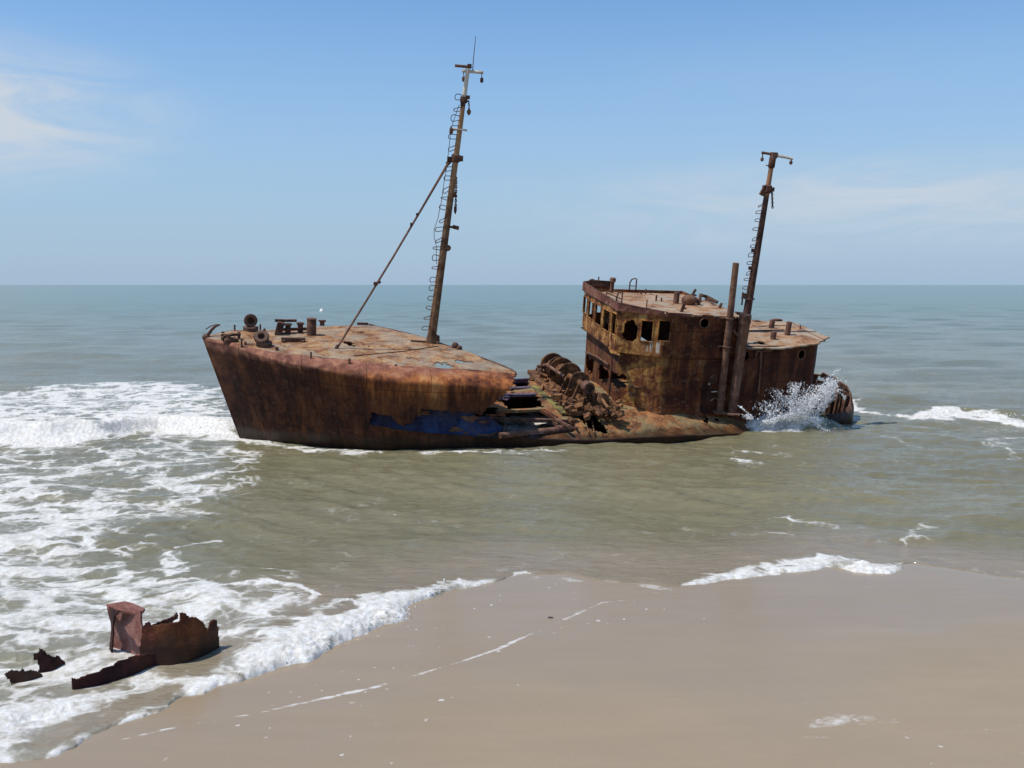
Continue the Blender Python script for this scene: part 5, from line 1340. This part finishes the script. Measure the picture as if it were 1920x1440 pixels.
# ---- rusted hull fragments in the foam
def wplane(base0, base1, pts, th, res=.014, bend=0.0, jag=.012, seed=0, lean=0.0, dent=.02, origin=None):
    """plate standing on the line base0-base1 on the ground, outline surveyed from the picture"""
    A, B = ground(*base0), ground(*base1); e = B - A; e[2] = 0; L = np.linalg.norm(e); e /= L; n = np.array([e[1], -e[0], 0]); up = np.array([0, 0, 1.]) - n * lean; 
    nn_ = np.cross(e, up); nn_ /= np.linalg.norm(nn_)
    o = np.array([0, 0, CAM_H]); q = []
    for (u, v) in pts:
        d_ = ray(u, v); t = ((A - o) @ nn_) / (d_ @ nn_); p = o + t * d_ - A; q.append((p @ e, p[2]))
    s0, s1 = min(x for x, _ in q), max(x for x, _ in q); z0, z1 = min(z for _, z in q) - .02, max(z for _, z in q)
    sl = np.arange(s0 - res, s1 + res * 2, res); zl = np.arange(z0 - res, z1 + res * 2, res)
    Sg, Zg = np.meshgrid(sl, zl, indexing='ij')
    off = bend * np.sin((Sg - s0) / (s1 - s0) * math.pi) + dent * fbm2(Sg * 2.5, Zg * 2.5, 3, seed)
    P = A + Sg[..., None] * e + Zg[..., None] * up + off[..., None] * (-nn_ if nn_[1] > 0 else nn_)
    if origin is not None: P = P - origin
    s, z = cell(Sg), cell(Zg); jx = fbm2(s * 16, z * 16, 3, seed + 2) * jag; jz = fbm2(s * 16 + 4, z * 16, 3, seed + 4) * jag
    return sheet(P, inpoly(s + jx, z + jz, q), th)
fo = ground(275, 1245)
frag = empty('hull_fragment', 'large torn rusty hull section with an upright pink plate, standing in the foam', 'wreckage', Matrix.Translation(Vector(fo)))
V, Fc = wplane((268, 1252), (415, 1226), [(266, 1178), (272, 1166), (277, 1163), (281, 1170), (287, 1168), (300, 1163), (328, 1156), (330, 1152), (331, 1140), (336, 1141), (350, 1148), (366, 1152), (375, 1162), (384, 1177), (392, 1162), (397, 1160), (403, 1161), (409, 1195), (415, 1232), (330, 1246), (262, 1262)], .03, bend=.22, seed=3, origin=fo)
mesh_obj('side_plate', V, Fc, M_FRAG, frag, True, 40)
V, Fc = wplane((206, 1218), (272, 1242), [(207, 1135), (225, 1138), (260, 1145), (263, 1168), (270, 1200), (274, 1250), (238, 1250), (225, 1236), (208, 1230), (212, 1190)], .025, bend=-.05, seed=5, lean=.06, dent=.006, origin=fo)
mesh_obj('upright_plate', V, Fc, M_FRAGP, frag, True, 40, 'upright plate in faded pink primer')
# folded top lip of the upright plate
A_, B_ = ground(206, 1218), ground(272, 1242)
def lip(b):
    o = np.array([0, 0, CAM_H]); q = []
    hz = .66
    for (u, v, h) in ((200, 1133, .68), (234, 1127, .72), (250, 1131, .70), (272, 1141, .66), (268, 1146, .62), (254, 1150, .60), (222, 1144, .62), (204, 1142, .62)):
        q.append(ground(u, v, h) - fo)
    n = len(q); b.add(q + [p + np.array([0, 0, -.03]) for p in q], [tuple(range(n)), tuple(range(2 * n - 1, n - 1, -1))] + [(i, n + i, n + (i + 1) % n, (i + 1) % n) for i in range(n)])
sub('folded_lip', M_FRAGP, frag, lip)
V, Fc = wplane((205, 1216), (216, 1232), [(200, 1134), (213, 1140), (222, 1146), (214, 1165), (213, 1190), (213, 1232), (209, 1226), (210, 1180), (206, 1160)], .02, bend=.02, seed=6, origin=fo)
mesh_obj('torn_edge', V, Fc, M_FRAGD, frag, True, 40)
V, Fc = wplane((135, 1298), (330, 1240), [(135, 1273), (147, 1272), (165, 1264), (180, 1257), (200, 1250), (225, 1236), (250, 1226), (275, 1224), (300, 1222), (330, 1236), (300, 1252), (275, 1262), (230, 1272), (180, 1288), (136, 1302)], .025, bend=.06, seed=8, origin=fo)
mesh_obj('low_frame', V, Fc, M_FRAGD, frag, True, 40)
V, Fc = wplane((276, 1236), (332, 1214), [(280, 1172), (300, 1162), (326, 1153), (332, 1148), (332, 1160), (300, 1172), (284, 1176)], .02, bend=.03, seed=9, lean=-.3, origin=fo)
mesh_obj('bent_flange', V, Fc, M_FRAGD, frag, True, 40)
def scrapthing(name, label, b0, b1, pts, seed, mat, bend=.05):
    o_ = ground((b0[0] + b1[0]) / 2, (b0[1] + b1[1]) / 2); e_ = empty(name, label, 'wreckage', Matrix.Translation(Vector(o_)), 'small hull scraps in the foam')
    V, Fc = wplane(b0, b1, pts, .02, bend=bend, seed=seed, origin=o_); mesh_obj('plate', V, Fc, mat, e_, True, 40)
scrapthing('steel_scrap', 'small black jagged steel plate sticking up out of the foam', (70, 1258), (124, 1246), [(60, 1226), (68, 1224), (72, 1223), (73, 1214), (78, 1216), (84, 1223), (95, 1228), (106, 1230), (112, 1236), (118, 1238), (123, 1247), (123, 1256), (72, 1264), (71, 1237), (62, 1236)], 21, M_FRAGD)
scrapthing('steel_scrap', 'low reddish steel strip barely above the foam, beside the black plate', (8, 1278), (84, 1262), [(10, 1263), (20, 1256), (34, 1254), (40, 1250), (44, 1255), (56, 1251), (70, 1258), (80, 1264), (78, 1272), (20, 1284)], 23, M_FRAG)

# ---- small things
fp = ground(603, 584)
fl = MB(); fl.lathe((0, 0, 0), (0, 0, 1), [(-.3, .05), (-.2, .3), (.05, .42), (.3, .32), (.5, .12), (.55, .02)], 12)
fl_o = fl.build('float', M_FLOAT, None); fl_o.location = fp; tag(fl_o, 'tiny pale float bobbing on the open sea beyond the bow', 'float')
wp_ = ground(1032, 1162); wd_ = MB()
for k in range(6): wd_.tube([(random.uniform(-.06, .06), random.uniform(-.04, .04), .012), (random.uniform(-.08, .08), random.uniform(-.05, .05), .02), (random.uniform(-.1, .1), random.uniform(-.06, .06), .01)], [.008, .012, .004], 6)
w_o = wd_.build('seaweed', M_WEED, None); w_o.scale = (.55, .55, .55); w_o.location = (wp_[0], wp_[1], .03); tag(w_o, 'small dark scrap of seaweed on the wet sand', 'seaweed')

# ================================================================== LIGHT, SKY, CAMERA
SUND = Vector((-.43, -.15, .89)).normalized()
sun = bpy.data.lights.new('sun', 'SUN'); sun.energy = 3.6; sun.angle = math.radians(.53); sun.color = (1, .96, .90)
so = bpy.data.objects.new('sun', sun); COL.objects.link(so); so.rotation_euler = SUND.to_track_quat('Z', 'Y').to_euler()

w = bpy.data.worlds.new('World'); SC.world = w; w.use_nodes = True
t = NT(w); t.n.clear()
sky = t.new('ShaderNodeTexSky', {'sky_type': 'NISHITA', 'sun_disc': False, 'sun_elevation': math.asin(SUND.z), 'sun_rotation': math.atan2(SUND.x, SUND.y), 'altitude': 0., 'air_density': 1.0, 'dust_density': .4, 'ozone_density': 2.5})
dirv = t.new('ShaderNodeTexCoord').outputs['Generated']
sx, sy, sz = t.new('ShaderNodeSeparateXYZ', Vector=dirv).outputs
el = t.math('ARCSINE', sz); az = t.math('ARCTAN2', sx, sy)
av = t.new('ShaderNodeCombineXYZ', X=az, Y=el, Z=0.0).outputs[0]
# thin cirrus: density of cloud by direction
c1 = t.noise(t.mapping(av, sc=(3.0, 13, 1), ro=(0, 0, -.2)), 1.8, 8, .62, 1.2)
c2 = t.noise(t.mapping(av, sc=(1.2, 5, 1), lo=(3, 1, 0)), 1.0, 4, .55, .2)
def blob(a0, e0, ra, re):
    da = t.math('DIVIDE', t.math('SUBTRACT', az, a0), ra); de = t.math('DIVIDE', t.math('SUBTRACT', el, e0), re)
    r = t.math('SQRT', t.math('ADD', t.math('MULTIPLY', da, da), t.math('MULTIPLY', de, de))); return t.smooth(r, 1.0, 0.0)
lft = blob(-.50, .150, .25, .085); rgt = blob(.34, .075, .52, .062); wsp = blob(.28, .19, .3, .05)
base = t.math('ADD', t.math('MULTIPLY', lft, 1.5), t.math('ADD', t.math('MULTIPLY', rgt, .95), t.math('MULTIPLY', wsp, .10)))
cl = t.math('MULTIPLY', base, t.smooth(t.math('ADD', t.math('MULTIPLY', c1, .7), t.math('MULTIPLY', c2, .5)), .42, .74), True)
skyt = t.mix(1.0, sky.outputs[0], (.84, 1.03, 1.17), 'MULTIPLY')
skyt = t.new('ShaderNodeHueSaturation', Saturation=1.02, Value=.97, Color=skyt).outputs[0]
haze = t.smooth(el, .32, -.02, 0., .9)
skyc = t.mix(haze, skyt, (2.62, 3.62, 4.95))
skyc = t.mix(cl, skyc, (4.3, 4.85, 5.5))
bg = t.new('ShaderNodeBackground', Color=skyc, Strength=.118)
out = t.new('ShaderNodeOutputWorld'); t.l.new(bg.outputs[0], out.inputs[0])

cam = bpy.data.cameras.new('camera'); co_ = bpy.data.objects.new('camera', cam); COL.objects.link(co_)
co_.location = (0, 0, CAM_H); co_.rotation_euler = (math.pi / 2 - PITCH, 0, 0)
cam.sensor_width = 36; cam.lens = 36 * FPX / 1920; cam.clip_start = .1; cam.clip_end = 80000
SC.camera = co_
SC.view_settings.view_transform = 'Standard'; SC.view_settings.look = 'None'; SC.view_settings.exposure = .18; SC.view_settings.gamma = 1
SC.cycles.max_bounces = 10; SC.cycles.diffuse_bounces = 6; SC.cycles.use_denoising = True
